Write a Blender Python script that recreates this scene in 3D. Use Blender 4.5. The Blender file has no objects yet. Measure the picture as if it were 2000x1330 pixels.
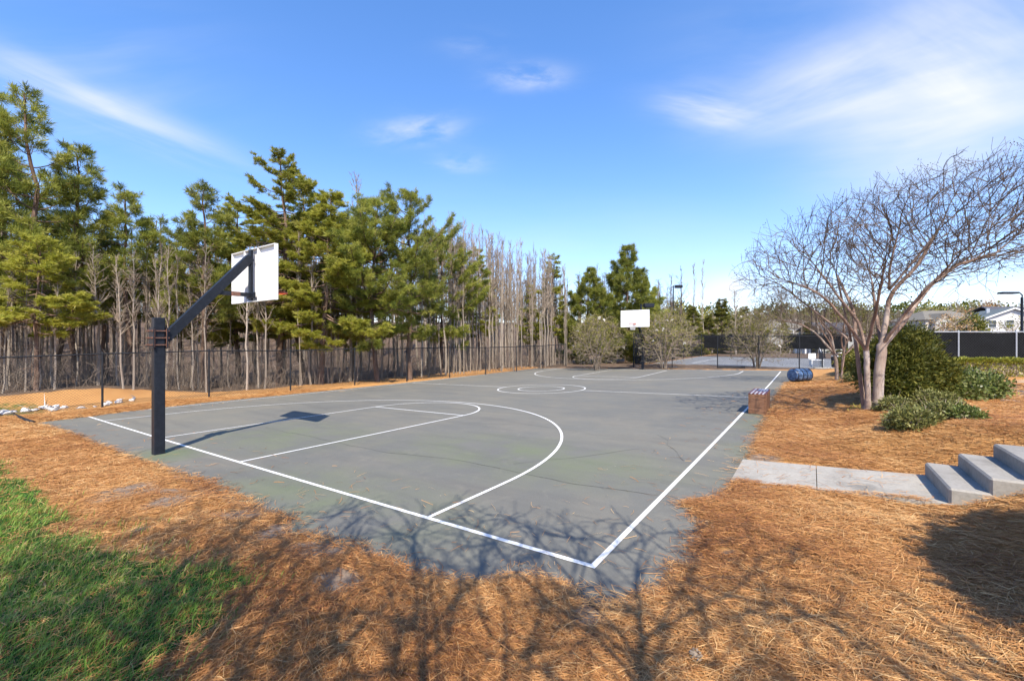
import bpy, math, random
import numpy as np
from mathutils import Vector, Matrix

random.seed(7)
RNG = np.random.default_rng(11)
R = math.radians
sc = bpy.context.scene
col = sc.collection

# ------------------------------------------------------------------ camera frame (metres; court centre line x=0, near baseline y=0)
CX, CY, CZ, YAW, FPX = 9.187, -3.070, 1.995, -0.61, 838.1
FW = np.array([math.sin(YAW), math.cos(YAW), 0.]); RT = np.array([math.cos(YAW), -math.sin(YAW), 0.])
CAM = np.array([CX, CY, CZ])
def at(u, v, d):
    """world point seen at photo pixel u,v at forward distance d (metres)"""
    return CAM + FW*d + RT*((u-1000)/FPX*d) + np.array([0, 0, (665-v)/FPX*d])
CW, CL = 15.605, 24.367          # court width / length
def zc(x, y):
    y = y-12
    return 0.02692*x + 0.00165*y + 0.00025*x*x + 9e-5*x*y + 0.00038*y*y
def zcl(x, y):
    return zc(np.clip(x, -9.2, 9.2), np.clip(y, -3, 26))
def S(a, b, x):
    t = np.clip((x-a)/(b-a), 0, 1); return t*t*(3-2*t)
_k = RNG.normal(size=(28, 2)); _ph = RNG.uniform(0, 6.28, 28)
def wob(x, y, f, n=10, o=0):
    r = 0
    for i in range(o, o+n):
        k = _k[i % 28]; r = r + np.sin(f*(k[0]*x+k[1]*y)+_ph[i % 28])
    return r/math.sqrt(n)

def base_h(x, y):
    x = np.asarray(x, float); y = np.asarray(y, float)
    z = zcl(x, y)
    rise = 0.30 + 0.27*S(9.5, 4.5, y)
    x0_ = 8.9+1.1*S(6., 4.2, y)
    z = z + rise*S(x0_, x0_+2.5, x)*S(30, 22, y)
    # swale and mound on the left
    z = z - 0.16*S(-9.0, -10.2, x)*S(2.5, -1.5, y)
    z = z + 0.42*S(-10.6, -12.6, x)*S(5, 0.5, y)
    z = z - 0.18*S(-10.4, -13.5, x)*S(1.5, 7, y)*S(40, 25, y)
    # tennis court bench
    t = S(25.9, 27.2, y)*S(-2.6, -1.2, x)*S(27, 24, x)
    z = z*(1-t) + 0.20*t
    # distant rise
    d = np.hypot(x-CX, y-CY)
    z = z + 7.0*S(48, 130, d)*S(-6, -30, x) + 3.5*S(85, 160, d)*S(-30, 5, x)
    z = z + 10*S(160, 380, d)
    return z
def ground_at(u, v):
    """point of the ground sheet seen at photo pixel u,v"""
    dr = FW + RT*((u-1000)/FPX) + np.array([0, 0, (665-v)/FPX])
    lo, hi = 0.3, 0.3
    while hi < 300:
        p = CAM+dr*hi
        if p[2] < base_h(p[0], p[1]): break
        lo = hi; hi *= 1.04
    for _ in range(40):
        m = (lo+hi)/2; p = CAM+dr*m
        if p[2] < base_h(p[0], p[1]): hi = m
        else: lo = m
    return CAM+dr*hi

# ------------------------------------------------------------------ mesh building
class MB:
    def __init__(s): s.v = []; s.q = []; s.t = []; s.n = 0; s.tint = []; s.qm = []; s.tm = []
    def add(s, v, quads=None, tris=None, tint=0.5, m=0):
        v = np.asarray(v, float).reshape(-1, 3)
        if quads is not None and len(quads):
            q = np.asarray(quads, int).reshape(-1, 4)+s.n; s.q.append(q); s.qm.append(np.full(len(q), m))
        if tris is not None and len(tris):
            t = np.asarray(tris, int).reshape(-1, 3)+s.n; s.t.append(t); s.tm.append(np.full(len(t), m))
        s.v.append(v); s.n += len(v)
        tt = np.empty(len(v)); tt[:] = tint; s.tint.append(tt)
    def arrays(s):
        v = np.concatenate(s.v) if s.v else np.zeros((0, 3))
        q = np.concatenate(s.q) if s.q else np.zeros((0, 4), int)
        t = np.concatenate(s.t) if s.t else np.zeros((0, 3), int)
        return v, q, t, np.concatenate(s.tint)
    def mesh(s, name, mats, smooth=False):
        v, q, t, tint = s.arrays()
        me = bpy.data.meshes.new(name)
        me.vertices.add(len(v)); me.vertices.foreach_set('co', v.astype(np.float32).ravel())
        nl = q.size+t.size; me.loops.add(nl)
        me.loops.foreach_set('vertex_index', np.concatenate([q.ravel(), t.ravel()]).astype(np.int32))
        npoly = len(q)+len(t); me.polygons.add(npoly)
        st = np.concatenate([np.arange(len(q))*4, q.size+np.arange(len(t))*3]).astype(np.int32)
        me.polygons.foreach_set('loop_start', st)
        if not isinstance(mats, (list, tuple)): mats = [mats]
        for m in mats: me.materials.append(m)
        if len(mats) > 1:
            mi = np.concatenate((s.qm or [])+(s.tm or [])).astype(np.int32)
            me.polygons.foreach_set('material_index', mi)
        me.update(calc_edges=True)
        me.polygons.foreach_set('use_smooth', np.full(npoly, bool(smooth)))
        a = me.attributes.new('tint', 'FLOAT', 'POINT'); a.data.foreach_set('value', tint.astype(np.float32))
        me.validate()
        return me
    def obj(s, name, mats, parent=None, smooth=False):
        o = bpy.data.objects.new(name, s.mesh(name, mats, smooth)); col.objects.link(o)
        if parent: o.parent = parent
        return o
def tag(o, label=None, cat=None, group=None, kind=None):
    if label: o['label'] = label
    if cat: o['category'] = cat
    if group: o['group'] = group
    if kind: o['kind'] = kind
    return o
def empty(name, loc, rz=0., label=None, cat=None, group=None, scale=1.):
    o = bpy.data.objects.new(name, None); col.objects.link(o); o.empty_display_size = .2
    o.location = [float(c) for c in loc]; o.rotation_euler = (0, 0, rz); o.scale = (scale,)*3
    return tag(o, label, cat, group)
KIDS = {}
def copy_tree(o, parent=None):
    c = o.copy(); col.objects.link(c); c.parent = parent
    for ch in [k for k in list(col.objects) if k.parent == o]: copy_tree(ch, c)
    return c
def copy_of(root, kids, loc, rz, scale, label, group=None):
    c = root.copy(); col.objects.link(c); c.location = [float(k) for k in loc]; c.rotation_euler = (0, 0, rz)
    c.scale = scale if isinstance(scale, tuple) else (scale,)*3
    c['label'] = label
    if group: c['group'] = group
    for k in kids:
        d = k.copy(); col.objects.link(d); d.parent = c
    return c

BOXQ = [(0, 3, 2, 1), (4, 5, 6, 7), (0, 1, 5, 4), (1, 2, 6, 5), (2, 3, 7, 6), (3, 0, 4, 7)]
def box(mb, c, s, rz=0., m=0, tint=.5, bev=0.):
    x, y, z = [k/2 for k in s]
    if bev <= 0:
        v = np.array([(-x, -y, -z), (x, -y, -z), (x, y, -z), (-x, y, -z), (-x, -y, z), (x, -y, z), (x, y, z), (-x, y, z)])
        q, t = BOXQ, None
    else:
        b = min(bev, x*.9, y*.9, z*.9)
        v = []
        for sx in (-1, 1):
            for sy in (-1, 1):
                for sz in (-1, 1):
                    v += [(sx*x, sy*(y-b), sz*(z-b)), (sx*(x-b), sy*y, sz*(z-b)), (sx*(x-b), sy*(y-b), sz*z)]
        v = np.array(v)
        def I(sx, sy, sz, k): return ((sx > 0)*4+(sy > 0)*2+(sz > 0))*3+k
        q = []; t = []
        for s_ in (-1, 1):
            q.append([I(s_, -1, -1, 0), I(s_, 1, -1, 0), I(s_, 1, 1, 0), I(s_, -1, 1, 0)][::s_])
            q.append([I(-1, s_, -1, 1), I(-1, s_, 1, 1), I(1, s_, 1, 1), I(1, s_, -1, 1)][::s_])
            q.append([I(-1, -1, s_, 2), I(1, -1, s_, 2), I(1, 1, s_, 2), I(-1, 1, s_, 2)][::s_])
            for u_ in (-1, 1):
                q.append([I(s_, u_, -1, 0), I(s_, u_, 1, 0), I(s_, u_, 1, 1), I(s_, u_, -1, 1)][::-s_*u_])
                q.append([I(s_, -1, u_, 0), I(s_, -1, u_, 2), I(s_, 1, u_, 2), I(s_, 1, u_, 0)][::-s_*u_])
                q.append([I(-1, s_, u_, 1), I(1, s_, u_, 1), I(1, s_, u_, 2), I(-1, s_, u_, 2)][::-s_*u_])
                for w_ in (-1, 1): t.append([I(s_, u_, w_, 0), I(s_, u_, w_, 1), I(s_, u_, w_, 2)][::s_*u_*w_])
    ca, sa = math.cos(rz), math.sin(rz)
    v = v @ np.array([[ca, sa, 0], [-sa, ca, 0], [0, 0, 1]]) + np.array(c)
    mb.add(v, q, t, tint, m)
def bar(mb, a, b, w, h, m=0, tint=.5, up=(0, 0, 1)):
    """rectangular bar from a to b, w sideways, h along 'up'"""
    a = np.array(a, float); b = np.array(b, float); d = b-a; L = np.linalg.norm(d); d /= L
    s = np.cross(d, up); s /= np.linalg.norm(s); u = np.cross(s, d)
    v = []
    for p in (a, b):
        for i, j in ((-1, -1), (1, -1), (1, 1), (-1, 1)): v.append(p+s*i*w/2+u*j*h/2)
    mb.add(v, [(0, 1, 2, 3), (7, 6, 5, 4), (0, 4, 5, 1), (1, 5, 6, 2), (2, 6, 7, 3), (3, 7, 4, 0)], None, tint, m)
def tube(mb, pts, rad, n=6, m=0, tint=.5, cap=False):
    pts = np.asarray(pts, float); k = len(pts)
    rad = np.broadcast_to(np.asarray(rad, float), (k,))
    tg = np.gradient(pts, axis=0); tg /= np.linalg.norm(tg, axis=1)[:, None]+1e-12
    ref = np.array([0, 0, 1.]) if abs(tg[0][2]) < .9 else np.array([1., 0, 0])
    a = np.linspace(0, 2*math.pi, n, endpoint=False); ca, sa = np.cos(a)[:, None], np.sin(a)[:, None]
    u = ref-tg[0]*ref.dot(tg[0]); u /= np.linalg.norm(u)
    vs = []
    for i in range(k):
        u = u-tg[i]*u.dot(tg[i]); u /= np.linalg.norm(u)+1e-12
        w = np.cross(tg[i], u)
        vs.append(pts[i]+rad[i]*(ca*u+sa*w))
    idx = np.arange(k*n).reshape(k, n)
    q = np.stack([idx[:-1], np.roll(idx[:-1], -1, 1), np.roll(idx[1:], -1, 1), idx[1:]], -1).reshape(-1, 4)
    mb.add(np.concatenate(vs), q, None, tint, m)
    if cap:
        for r_, ii in ((idx[0][::-1], 0), (idx[-1], k-1)):
            c = np.concatenate([vs[ii], pts[ii][None]])
            o = range(n) if ii else range(n-1, -1, -1)
            o = list(o)
            mb.add(c, None, [(o[j], o[(j+1) % n], n) for j in range(n)], tint, m)
def cyl(mb, a, b, r, n=12, m=0, tint=.5): tube(mb, [a, b], r, n, m, tint, True)
def torus(mb, c, r, rr, n=24, k=6, m=0):
    a = np.linspace(0, 2*math.pi, n+1)
    pts = np.stack([np.cos(a)*r, np.sin(a)*r, 0*a], 1)+np.array(c)
    v = []
    b = np.linspace(0, 2*math.pi, k, endpoint=False)
    for i in range(n):
        for bb in b: v.append(((r+rr*math.cos(bb))*math.cos(a[i]), (r+rr*math.cos(bb))*math.sin(a[i]), rr*math.sin(bb)))
    idx = np.arange(n*k).reshape(n, k)
    q = np.stack([idx, np.roll(idx, -1, 0), np.roll(np.roll(idx, -1, 0), -1, 1), np.roll(idx, -1, 1)], -1).reshape(-1, 4)
    mb.add(np.array(v)+np.array(c), q, None, .5, m)

# ------------------------------------------------------------------ materials
def nodes(name):
    m = bpy.data.materials.new(name); m.use_nodes = True
    nt = m.node_tree; return m, nt, nt.nodes['Principled BSDF']
def N(nt, typ, **kw):
    n = nt.nodes.new(typ)
    for k, v in kw.items():
        if k == 'inp':
            for a, b in v.items(): n.inputs[a].default_value = b
        else: setattr(n, k, v)
    return n
def ramp(nt, fac, stops, interp='LINEAR'):
    r = N(nt, 'ShaderNodeValToRGB'); r.color_ramp.interpolation = interp
    e = r.color_ramp.elements
    while len(e) < len(stops): e.new(.5)
    for i, (p, c) in enumerate(stops):
        e[i].position = p; e[i].color = (c[0], c[1], c[2], 1) if isinstance(c, (tuple, list)) else (c, c, c, 1)
    if fac is not None: nt.links.new(fac, r.inputs[0])
    return r
def mix(nt, fac, a, b, mode='MIX'):
    n = N(nt, 'ShaderNodeMix', data_type='RGBA', blend_type=mode)
    for i, x in ((0, fac), (6, a), (7, b)):
        if hasattr(x, 'links') or isinstance(x, bpy.types.NodeSocket): nt.links.new(x, n.inputs[i])
        elif i == 0: n.inputs[0].default_value = x
        else: n.inputs[i].default_value = (*x, 1)
    return n.outputs[2]
def noise(nt, vec, scale, detail=4, rough=.55, dist=0.):
    n = N(nt, 'ShaderNodeTexNoise', inp={'Scale': scale, 'Detail': detail, 'Roughness': rough, 'Distortion': dist})
    if vec is not None: nt.links.new(vec, n.inputs['Vector'])
    return n.outputs[0]
def mapping(nt, vec, scale=(1, 1, 1), rot=(0, 0, 0)):
    n = N(nt, 'ShaderNodeMapping'); n.inputs['Scale'].default_value = scale; n.inputs['Rotation'].default_value = rot
    nt.links.new(vec, n.inputs[0]); return n.outputs[0]
def math_(nt, op, a, b=None, clamp=False):
    n = N(nt, 'ShaderNodeMath', operation=op, use_clamp=clamp)
    for i, x in enumerate((a, b)):
        if x is None: continue
        if isinstance(x, bpy.types.NodeSocket): nt.links.new(x, n.inputs[i])
        else: n.inputs[i].default_value = x
    return n.outputs[0]
def bump(nt, p, h, strength=.4, dist=.01):
    b = N(nt, 'ShaderNodeBump', inp={'Strength': strength, 'Distance': dist}); nt.links.new(h, b.inputs['Height'])
    nt.links.new(b.outputs[0], p.inputs['Normal'])
def plain(name, c, rough=.6, var=.15, scale=6., metal=0., bmp=0.):
    m, nt, p = nodes(name)
    co = N(nt, 'ShaderNodeTexCoord').outputs['Object']
    n = noise(nt, co, scale, 5)
    r = ramp(nt, n, [(.3, [k*(1-var) for k in c]), (.7, [min(1, k*(1+var)) for k in c])])
    nt.links.new(r.outputs[0], p.inputs['Base Color'])
    p.inputs['Roughness'].default_value = rough; p.inputs['Metallic'].default_value = metal
    if bmp: bump(nt, p, noise(nt, co, scale*8, 3), bmp, .01)
    return m
def leafy(name, cols, trans=.22, rough=.5):
    """foliage / blades: colour by the 'tint' of each leaf"""
    m, nt, p = nodes(name)
    a = N(nt, 'ShaderNodeAttribute', attribute_name='tint').outputs['Fac']
    n = len(cols)
    r = ramp(nt, a, [(i/(n-1), c) for i, c in enumerate(cols)])
    oi = N(nt, 'ShaderNodeObjectInfo').outputs['Random']
    hv = N(nt, 'ShaderNodeHueSaturation'); nt.links.new(r.outputs[0], hv.inputs['Color'])
    nt.links.new(math_(nt, 'ADD', math_(nt, 'MULTIPLY', oi, .3), .85), hv.inputs['Value'])
    nt.links.new(hv.outputs[0], p.inputs['Base Color'])
    p.inputs['Roughness'].default_value = rough; p.inputs['Specular IOR Level'].default_value = .25
    if trans > 0:
        t = N(nt, 'ShaderNodeBsdfTranslucent'); nt.links.new(hv.outputs[0], t.inputs[0])
        mx = N(nt, 'ShaderNodeMixShader'); mx.inputs[0].default_value = trans
        nt.links.new(p.outputs[0], mx.inputs[1]); nt.links.new(t.outputs[0], mx.inputs[2])
        nt.links.new(mx.outputs[0], nt.nodes['Material Output'].inputs[0])
    return m
def bark(name, a, b, c, scale=5.):
    m, nt, p = nodes(name)
    co = N(nt, 'ShaderNodeTexCoord').outputs['Object']
    oi = N(nt, 'ShaderNodeObjectInfo').outputs['Random']
    n = noise(nt, mapping(nt, co, (1, 1, .25)), scale, 6, .65)
    r = ramp(nt, n, [(.3, a), (.52, b), (.72, c)])
    hv = N(nt, 'ShaderNodeHueSaturation'); nt.links.new(r.outputs[0], hv.inputs['Color'])
    nt.links.new(math_(nt, 'ADD', math_(nt, 'MULTIPLY', oi, .5), .75), hv.inputs['Value'])
    nt.links.new(hv.outputs[0], p.inputs['Base Color']); p.inputs['Roughness'].default_value = .85
    p.inputs['Specular IOR Level'].default_value = .2
    bump(nt, p, noise(nt, mapping(nt, co, (1, 1, .2)), scale*6, 4), .5, .02)
    return m

M = {}
M['pine'] = leafy('pine_needles', [(.075, .1, .022), (.2, .23, .04), (.33, .34, .06), (.45, .43, .11)], .44)
M['pine_yellow'] = leafy('yellow_green_needles', [(.14, .15, .024), (.29, .3, .04), (.42, .41, .062), (.52, .48, .12)], .48)
M['cedar'] = leafy('cedar_foliage', [(.04, .055, .012), (.11, .125, .022), (.21, .2, .036), (.34, .3, .06)], .3)
M['laurel'] = leafy('laurel_leaves', [(.03, .05, .012), (.08, .115, .024), (.18, .21, .055), (.34, .35, .15)], .2, .35)
M['hedge'] = leafy('hedge_leaves', [(.07, .085, .014), (.21, .225, .03), (.37, .36, .05), (.5, .46, .09)], .2, .45)
M['sprawl'] = leafy('shrub_leaves', [(.05, .06, .02), (.12, .13, .036), (.22, .215, .066), (.32, .3, .12)], .2, .5)
M['bud'] = leafy('bud_leaves', [(.1, .1, .02), (.19, .18, .035), (.29, .26, .05), (.36, .3, .08)], .3)
M['grass'] = leafy('grass_blades', [(.06, .13, .022), (.14, .27, .04), (.25, .37, .065), (.46, .42, .15)], .25, .45)
M['straw'] = leafy('straw_needles', [(.2, .078, .028), (.38, .172, .057), (.52, .272, .098), (.64, .42, .19)], .1, .55)
M['dry'] = leafy('dry_leaves', [(.2, .08, .03), (.34, .16, .06), (.42, .24, .1), (.45, .3, .16)], .2)
M['rust_leaf'] = leafy('tan_leaves', [(.3, .16, .07), (.42, .26, .12), (.5, .33, .17), (.5, .36, .2)], .2)
M['petal'] = plain('white_petal', (.8, .76, .66), .6, .05)
M['bark_pine'] = bark('pine_bark', (.07, .045, .032), (.16, .105, .075), (.27, .18, .13))
M['bark_pale'] = bark('pale_bark', (.17, .14, .11), (.33, .28, .225), (.53, .47, .39), 4)
M['bark_grey'] = bark('grey_twig_bark', (.15, .115, .085), (.27, .215, .16), (.44, .37, .285), 3)
M['brush'] = bark('brush_bark', (.07, .053, .04), (.18, .14, .105), (.33, .27, .205), 3)
M['bark_myrtle'] = bark('myrtle_bark', (.2, .13, .1), (.37, .29, .235), (.55, .48, .42), 5)
M['bark_twig'] = bark('myrtle_twig_bark', (.05, .036, .026), (.095, .07, .05), (.155, .118, .088), 6)
M['bark_limb'] = bark('myrtle_limb_bark', (.12, .075, .055), (.24, .165, .125), (.42, .32, .26), 5)
M['black_metal'] = plain('black_paint', (.014, .017, .024), .42, .3, 14, bmp=.05)
M['black_matte'] = plain('black_coating', (.02, .022, .026), .6, .3, 8)
M['screen'] = plain('black_windscreen', (.008, .0085, .0095), .8, .35, 3)
M['rust'] = plain('rusty_steel', (.16, .075, .05), .7, .5, 40)
M['rim'] = plain('orange_rim', (.62, .1, .03), .45, .15, 20)
M['white_paint'] = plain('white_board_paint', (.82, .82, .81), .85, .04, 3)
M['net'] = plain('net_cord', (.62, .6, .58), .8, .1)
M['galv'] = plain('galvanised_steel', (.42, .44, .46), .45, .12, 20, .3)
M['glass'] = plain('window_glass', (.05, .065, .08), .12, .3, 2)
M['trim'] = plain('white_trim', (.75, .75, .72), .6, .05)
for k_, v_ in (('screen', .08), ('black_metal', .25), ('black_matte', .2)): M[k_].node_tree.nodes['Principled BSDF'].inputs['Specular IOR Level'].default_value = v_
M['rock'] = plain('white_rock', (.66, .63, .58), .85, .25, 9, 0, .6)
M['bin'] = plain('dark_bin', (.03, .033, .036), .5, .3)
def concrete(name, c):
    m, nt, p = nodes(name)
    co = N(nt, 'ShaderNodeTexCoord').outputs['Object']
    n1 = noise(nt, co, 1.3, 6, .62); n2 = noise(nt, co, 30, 4, .7)
    r = ramp(nt, n1, [(.3, [k*.55 for k in c]), (.48, c), (.7, [k*1.18 for k in c])])
    r2 = ramp(nt, n2, [(.3, .78), (.6, 1.)])
    nt.links.new(mix(nt, 1., r.outputs[0], r2.outputs[0], 'MULTIPLY'), p.inputs['Base Color'])
    p.inputs['Roughness'].default_value = .88
    bump(nt, p, n2, .35, .004); return m
M['concrete'] = concrete('concrete', (.36, .335, .285)); M['step_concrete'] = concrete('step_concrete', (.29, .275, .245))
def siding(name, c, freq):
    m, nt, p = nodes(name)
    co = N(nt, 'ShaderNodeTexCoord').outputs['Object']
    w = N(nt, 'ShaderNodeTexWave', wave_type='BANDS', bands_direction='Z', wave_profile='SAW', inp={'Scale': freq, 'Distortion': 0.})
    nt.links.new(co, w.inputs[0])
    r = ramp(nt, w.outputs[1], [(0, [k*.82 for k in c]), (.2, c), (1, [min(1, k*1.04) for k in c])])
    nt.links.new(r.outputs[0], p.inputs['Base Color']); p.inputs['Roughness'].default_value = .7
    bump(nt, p, w.outputs[1], .5, .02); return m
M['siding_white'] = siding('white_siding', (.62, .6, .57), 1.7)
M['siding_tan'] = siding('tan_siding', (.5, .45, .38), 1.7)
M['siding_grey'] = siding('grey_siding', (.4, .4, .37), 1.7)
def shingle(name, c):
    m, nt, p = nodes(name)
    co = N(nt, 'ShaderNodeTexCoord').outputs['Object']
    b = N(nt, 'ShaderNodeTexNoise', inp={'Scale': 4., 'Detail': 8., 'Roughness': .7}); nt.links.new(co, b.inputs[0])
    r = ramp(nt, b.outputs[0], [(.3, [k*.7 for k in c]), (.7, [k*1.2 for k in c])])
    nt.links.new(r.outputs[0], p.inputs['Base Color']); p.inputs['Roughness'].default_value = .9; return m
M['roof_olive'] = shingle('olive_shingles', (.17, .155, .125))
M['roof_grey'] = shingle('grey_green_shingles', (.12, .145, .145))
M['roof_dark'] = shingle('dark_shingles', (.07, .07, .08))
# painted court surface
def court_mat():
    m, nt, p = nodes('court_surface')
    co = N(nt, 'ShaderNodeTexCoord').outputs['Object']
    big = noise(nt, co, .16, 5, .6, .4); mid = noise(nt, co, .9, 6, .62); fin = noise(nt, co, 75, 3, .7)
    strk = noise(nt, mapping(nt, co, (.35, 2.2, 1), (0, 0, R(20))), 1.2, 5, .6)
    c = ramp(nt, big, [(.3, (.134, .135, .122)), (.5, (.158, .156, .135)), (.68, (.188, .179, .142))]).outputs[0]
    c = mix(nt, ramp(nt, mid, [(.42, 0.), (.72, .6)]).outputs[0], c, (.215, .195, .15))
    c = mix(nt, ramp(nt, strk, [(.48, 0.), (.7, .55)]).outputs[0], c, (.118, .115, .104))
    c = mix(nt, ramp(nt, noise(nt, co, 2.6, 7, .72, .8), [(.55, 0.), (.68, .4)]).outputs[0], c, (.22, .205, .165))
    # worn green under-coat: around the pole and key and along the near right border
    sep = N(nt, 'ShaderNodeSeparateXYZ'); nt.links.new(co, sep.inputs[0])
    def blob(x, y, rx, ry):
        a = math_(nt, 'DIVIDE', math_(nt, 'SUBTRACT', sep.outputs[0], x), rx); b = math_(nt, 'DIVIDE', math_(nt, 'SUBTRACT', sep.outputs[1], y), ry)
        d = math_(nt, 'ADD', math_(nt, 'MULTIPLY', a, a), math_(nt, 'MULTIPLY', b, b))
        return math_(nt, 'SUBTRACT', 1., d, True)
    g = blob(0, -.4, 1.0, .8)
    for bb in ((.3, 1.6, 2.3, 1.8), (8.6, 9, .9, 9), (4.6, -.2, 2.6, 1.2), (-8, -.8, 1.2, .9), (5.2, 2.6, 3.2, 1.6)):
        g = math_(nt, 'MAXIMUM', g, math_(nt, 'MULTIPLY', blob(*bb), .75))
    g = math_(nt, 'MULTIPLY', g, ramp(nt, mid, [(.36, 0.), (.62, 1.)]).outputs[0])
    c = mix(nt, math_(nt, 'MULTIPLY', g, .9), c, (.135, .165, .09))
    c = mix(nt, 1., c, ramp(nt, fin, [(.25, .82), (.7, 1.06)]).outputs[0], 'MULTIPLY')
    spk = N(nt, 'ShaderNodeTexVoronoi', inp={'Scale': 3.2}); nt.links.new(co, spk.inputs[0])
    c = mix(nt, ramp(nt, spk.outputs[0], [(.018, 1.), (.035, 0.)]).outputs[0], c, (.36, .31, .22))
    nt.links.new(c, p.inputs['Base Color']); p.inputs['Roughness'].default_value = .82
    p.inputs['Specular IOR Level'].default_value = .3
    bump(nt, p, fin, .25, .003); return m
M['court'] = court_mat()
def line_mat():
    m, nt, p = nodes('line_paint')
    co = N(nt, 'ShaderNodeTexCoord').outputs['Object']
    r = ramp(nt, noise(nt, co, 14, 6, .7), [(.25, (.5, .5, .46)), (.42, (.7, .7, .67)), (.7, (.76, .76, .73))])
    nt.links.new(r.outputs[0], p.inputs['Base Color']); p.inputs['Roughness'].default_value = .7; return m
M['line'] = line_mat()
M['crack'] = plain('crack_filler', (.085, .088, .075), .9, .4, 10)
M['asphalt'] = plain('asphalt', (.095, .098, .1), .85, .2, 12, 0, .3)
M['tennis'] = plain('tennis_surface', (.165, .17, .172), .85, .12, .8)
def ground_mat():
    m, nt, p = nodes('ground_cover')
    co = N(nt, 'ShaderNodeTexCoord').outputs['Object']
    at_ = N(nt, 'ShaderNodeAttribute', attribute_name='cover')
    sp = N(nt, 'ShaderNodeSeparateColor'); nt.links.new(at_.outputs['Color'], sp.inputs[0])
    warp = noise(nt, co, 1.1, 3, .5)
    def fib(rot, a, b, off):
        rr = N(nt, 'ShaderNodeVectorRotate', rotation_type='Z_AXIS')
        nt.links.new(co, rr.inputs['Vector'])
        nt.links.new(math_(nt, 'ADD', math_(nt, 'MULTIPLY', warp, 2.4), rot), rr.inputs['Angle'])
        return noise(nt, mapping(nt, rr.outputs[0], (a, b, 1)), 1., 5, .62, .2)
    f1 = fib(0.2, 7, 90, 0); f2 = fib(1.5, 6, 70, 0); f3 = fib(-.9, 9, 110, 0)
    f = math_(nt, 'MAXIMUM', math_(nt, 'MAXIMUM', f1, f2), f3)
    blot = noise(nt, co, .75, 6, .62)
    straw = ramp(nt, f, [(.40, (.21, .095, .035)), (.5, (.40, .195, .066)), (.62, (.53, .29, .105)), (.75, (.63, .41, .18))]).outputs[0]
    straw = mix(nt, ramp(nt, blot, [(.3, .35), (.55, 0.)]).outputs[0], straw, (.24, .1, .036))
    straw = mix(nt, ramp(nt, noise(nt, co, .45, 4, .6), [(.55, 0.), (.75, .5)]).outputs[0], straw, (.42, .24, .11))
    gr = ramp(nt, noise(nt, co, 26, 5, .7), [(.3, (.012, .035, .008)), (.55, (.04, .11, .02)), (.75, (.12, .17, .04))]).outputs[0]
    lit = ramp(nt, noise(nt, co, 3.5, 8, .75), [(.3, (.05, .035, .025)), (.5, (.13, .09, .062)), (.7, (.25, .18, .125))]).outputs[0]
    dirt = ramp(nt, noise(nt, co, 9, 6, .7), [(.3, (.17, .12, .085)), (.7, (.34, .26, .19))]).outputs[0]
    ed = noise(nt, co, 5, 5, .7)
    def soft(ch, lo=.35, hi=.65):
        return ramp(nt, math_(nt, 'ADD', ch, math_(nt, 'MULTIPLY', math_(nt, 'SUBTRACT', ed, .5), .9)), [(lo, 0.), (hi, 1.)]).outputs[0]
    c = mix(nt, soft(sp.outputs[2]), straw, dirt)
    c = mix(nt, soft(sp.outputs[0]), c, gr)
    c = mix(nt, soft(sp.outputs[1]), c, lit)
    nt.links.new(c, p.inputs['Base Color']); p.inputs['Roughness'].default_value = .9
    p.inputs['Specular IOR Level'].default_value = .15
    bump(nt, p, f, .8, .02); return m
M['ground'] = ground_mat()

# ------------------------------------------------------------------ ground sheet
edge_px = [(68, 826), (150, 851), (250, 891), (330, 918), (390, 937), (470, 975), (535, 1003), (600, 1040), (680, 1072), (760, 1102), (830, 1125), (890, 1141),
           (960, 1142), (1000, 1128), (1060, 1130), (1105, 1158), (1180, 1184), (1240, 1172), (1288, 1150), (1318, 1112), (1350, 1095), (1376, 1032),
           (1372, 1015), (1345, 1002), (1326, 986), (1345, 978), (1408, 972), (1432, 950), (1452, 905), (1475, 860), (1500, 812), (1514, 775), (1531, 752), (1552, 736)]
def court_pt(u, v):
    d = FW + RT*((u-1000)/FPX)+np.array([0, 0, (665-v)/FPX]); t = 10.
    for _ in range(60):
        p = CAM+d*t; t = t+.9*(p[2]-float(zcl(p[0], p[1])))/((v-665)/FPX)
    return CAM+d*t
CP = np.array([court_pt(u, v)[:2] for u, v in edge_px]+[(9.0, 25.3), (4, 25.35), (-1, 25.4), (-6, 25.4), (-8.05, 25.3), (-8.15, 18), (-8.2, 10), (-8.3, 3)])
def sdf(x, y, P):
    x = np.asarray(x, float); y = np.asarray(y, float)
    d = np.full(x.shape, 1e9); ins = np.zeros(x.shape, bool)
    for i in range(len(P)):
        a = P[i]; b = P[(i+1) % len(P)]; e = b-a
        t = np.clip(((x-a[0])*e[0]+(y-a[1])*e[1])/(e@e+1e-12), 0, 1)
        d = np.minimum(d, np.hypot(x-a[0]-t*e[0], y-a[1]-t*e[1]))
        c = ((a[1] > y) != (b[1] > y)) & (x < (b[0]-a[0])*(y-a[1])/(b[1]-a[1]+1e-12)+a[0]); ins ^= c
    return np.where(ins, -d, d)
def court_sd(x, y): return sdf(x, y, CP)+.05*wob(x, y, 9, 8)*.6+.03*wob(x, y, 24, 8, 8)*.6
GP = np.array([court_pt(u, v)[:2] for u, v in [(-300, 880), (0, 905), (45, 948), (75, 975), (125, 1000), (150, 1020), (140, 1042), (190, 1048), (260, 1068), (285, 1085), (260, 1105),
               (330, 1100), (415, 1148), (450, 1185), (450, 1230), (410, 1265), (440, 1329), (460, 1500)]]+[(6, -6), (-10, -10), (-30, -10), (-20, -6)])
def grass_sd(x, y): return sdf(x, y, GP)+.14*wob(x, y, 5, 8)+.06*wob(x, y, 15, 8, 8)
WALK = (8.36, 10.34, 2.88, 4.0)   # x0,x1,y0,y1
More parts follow.
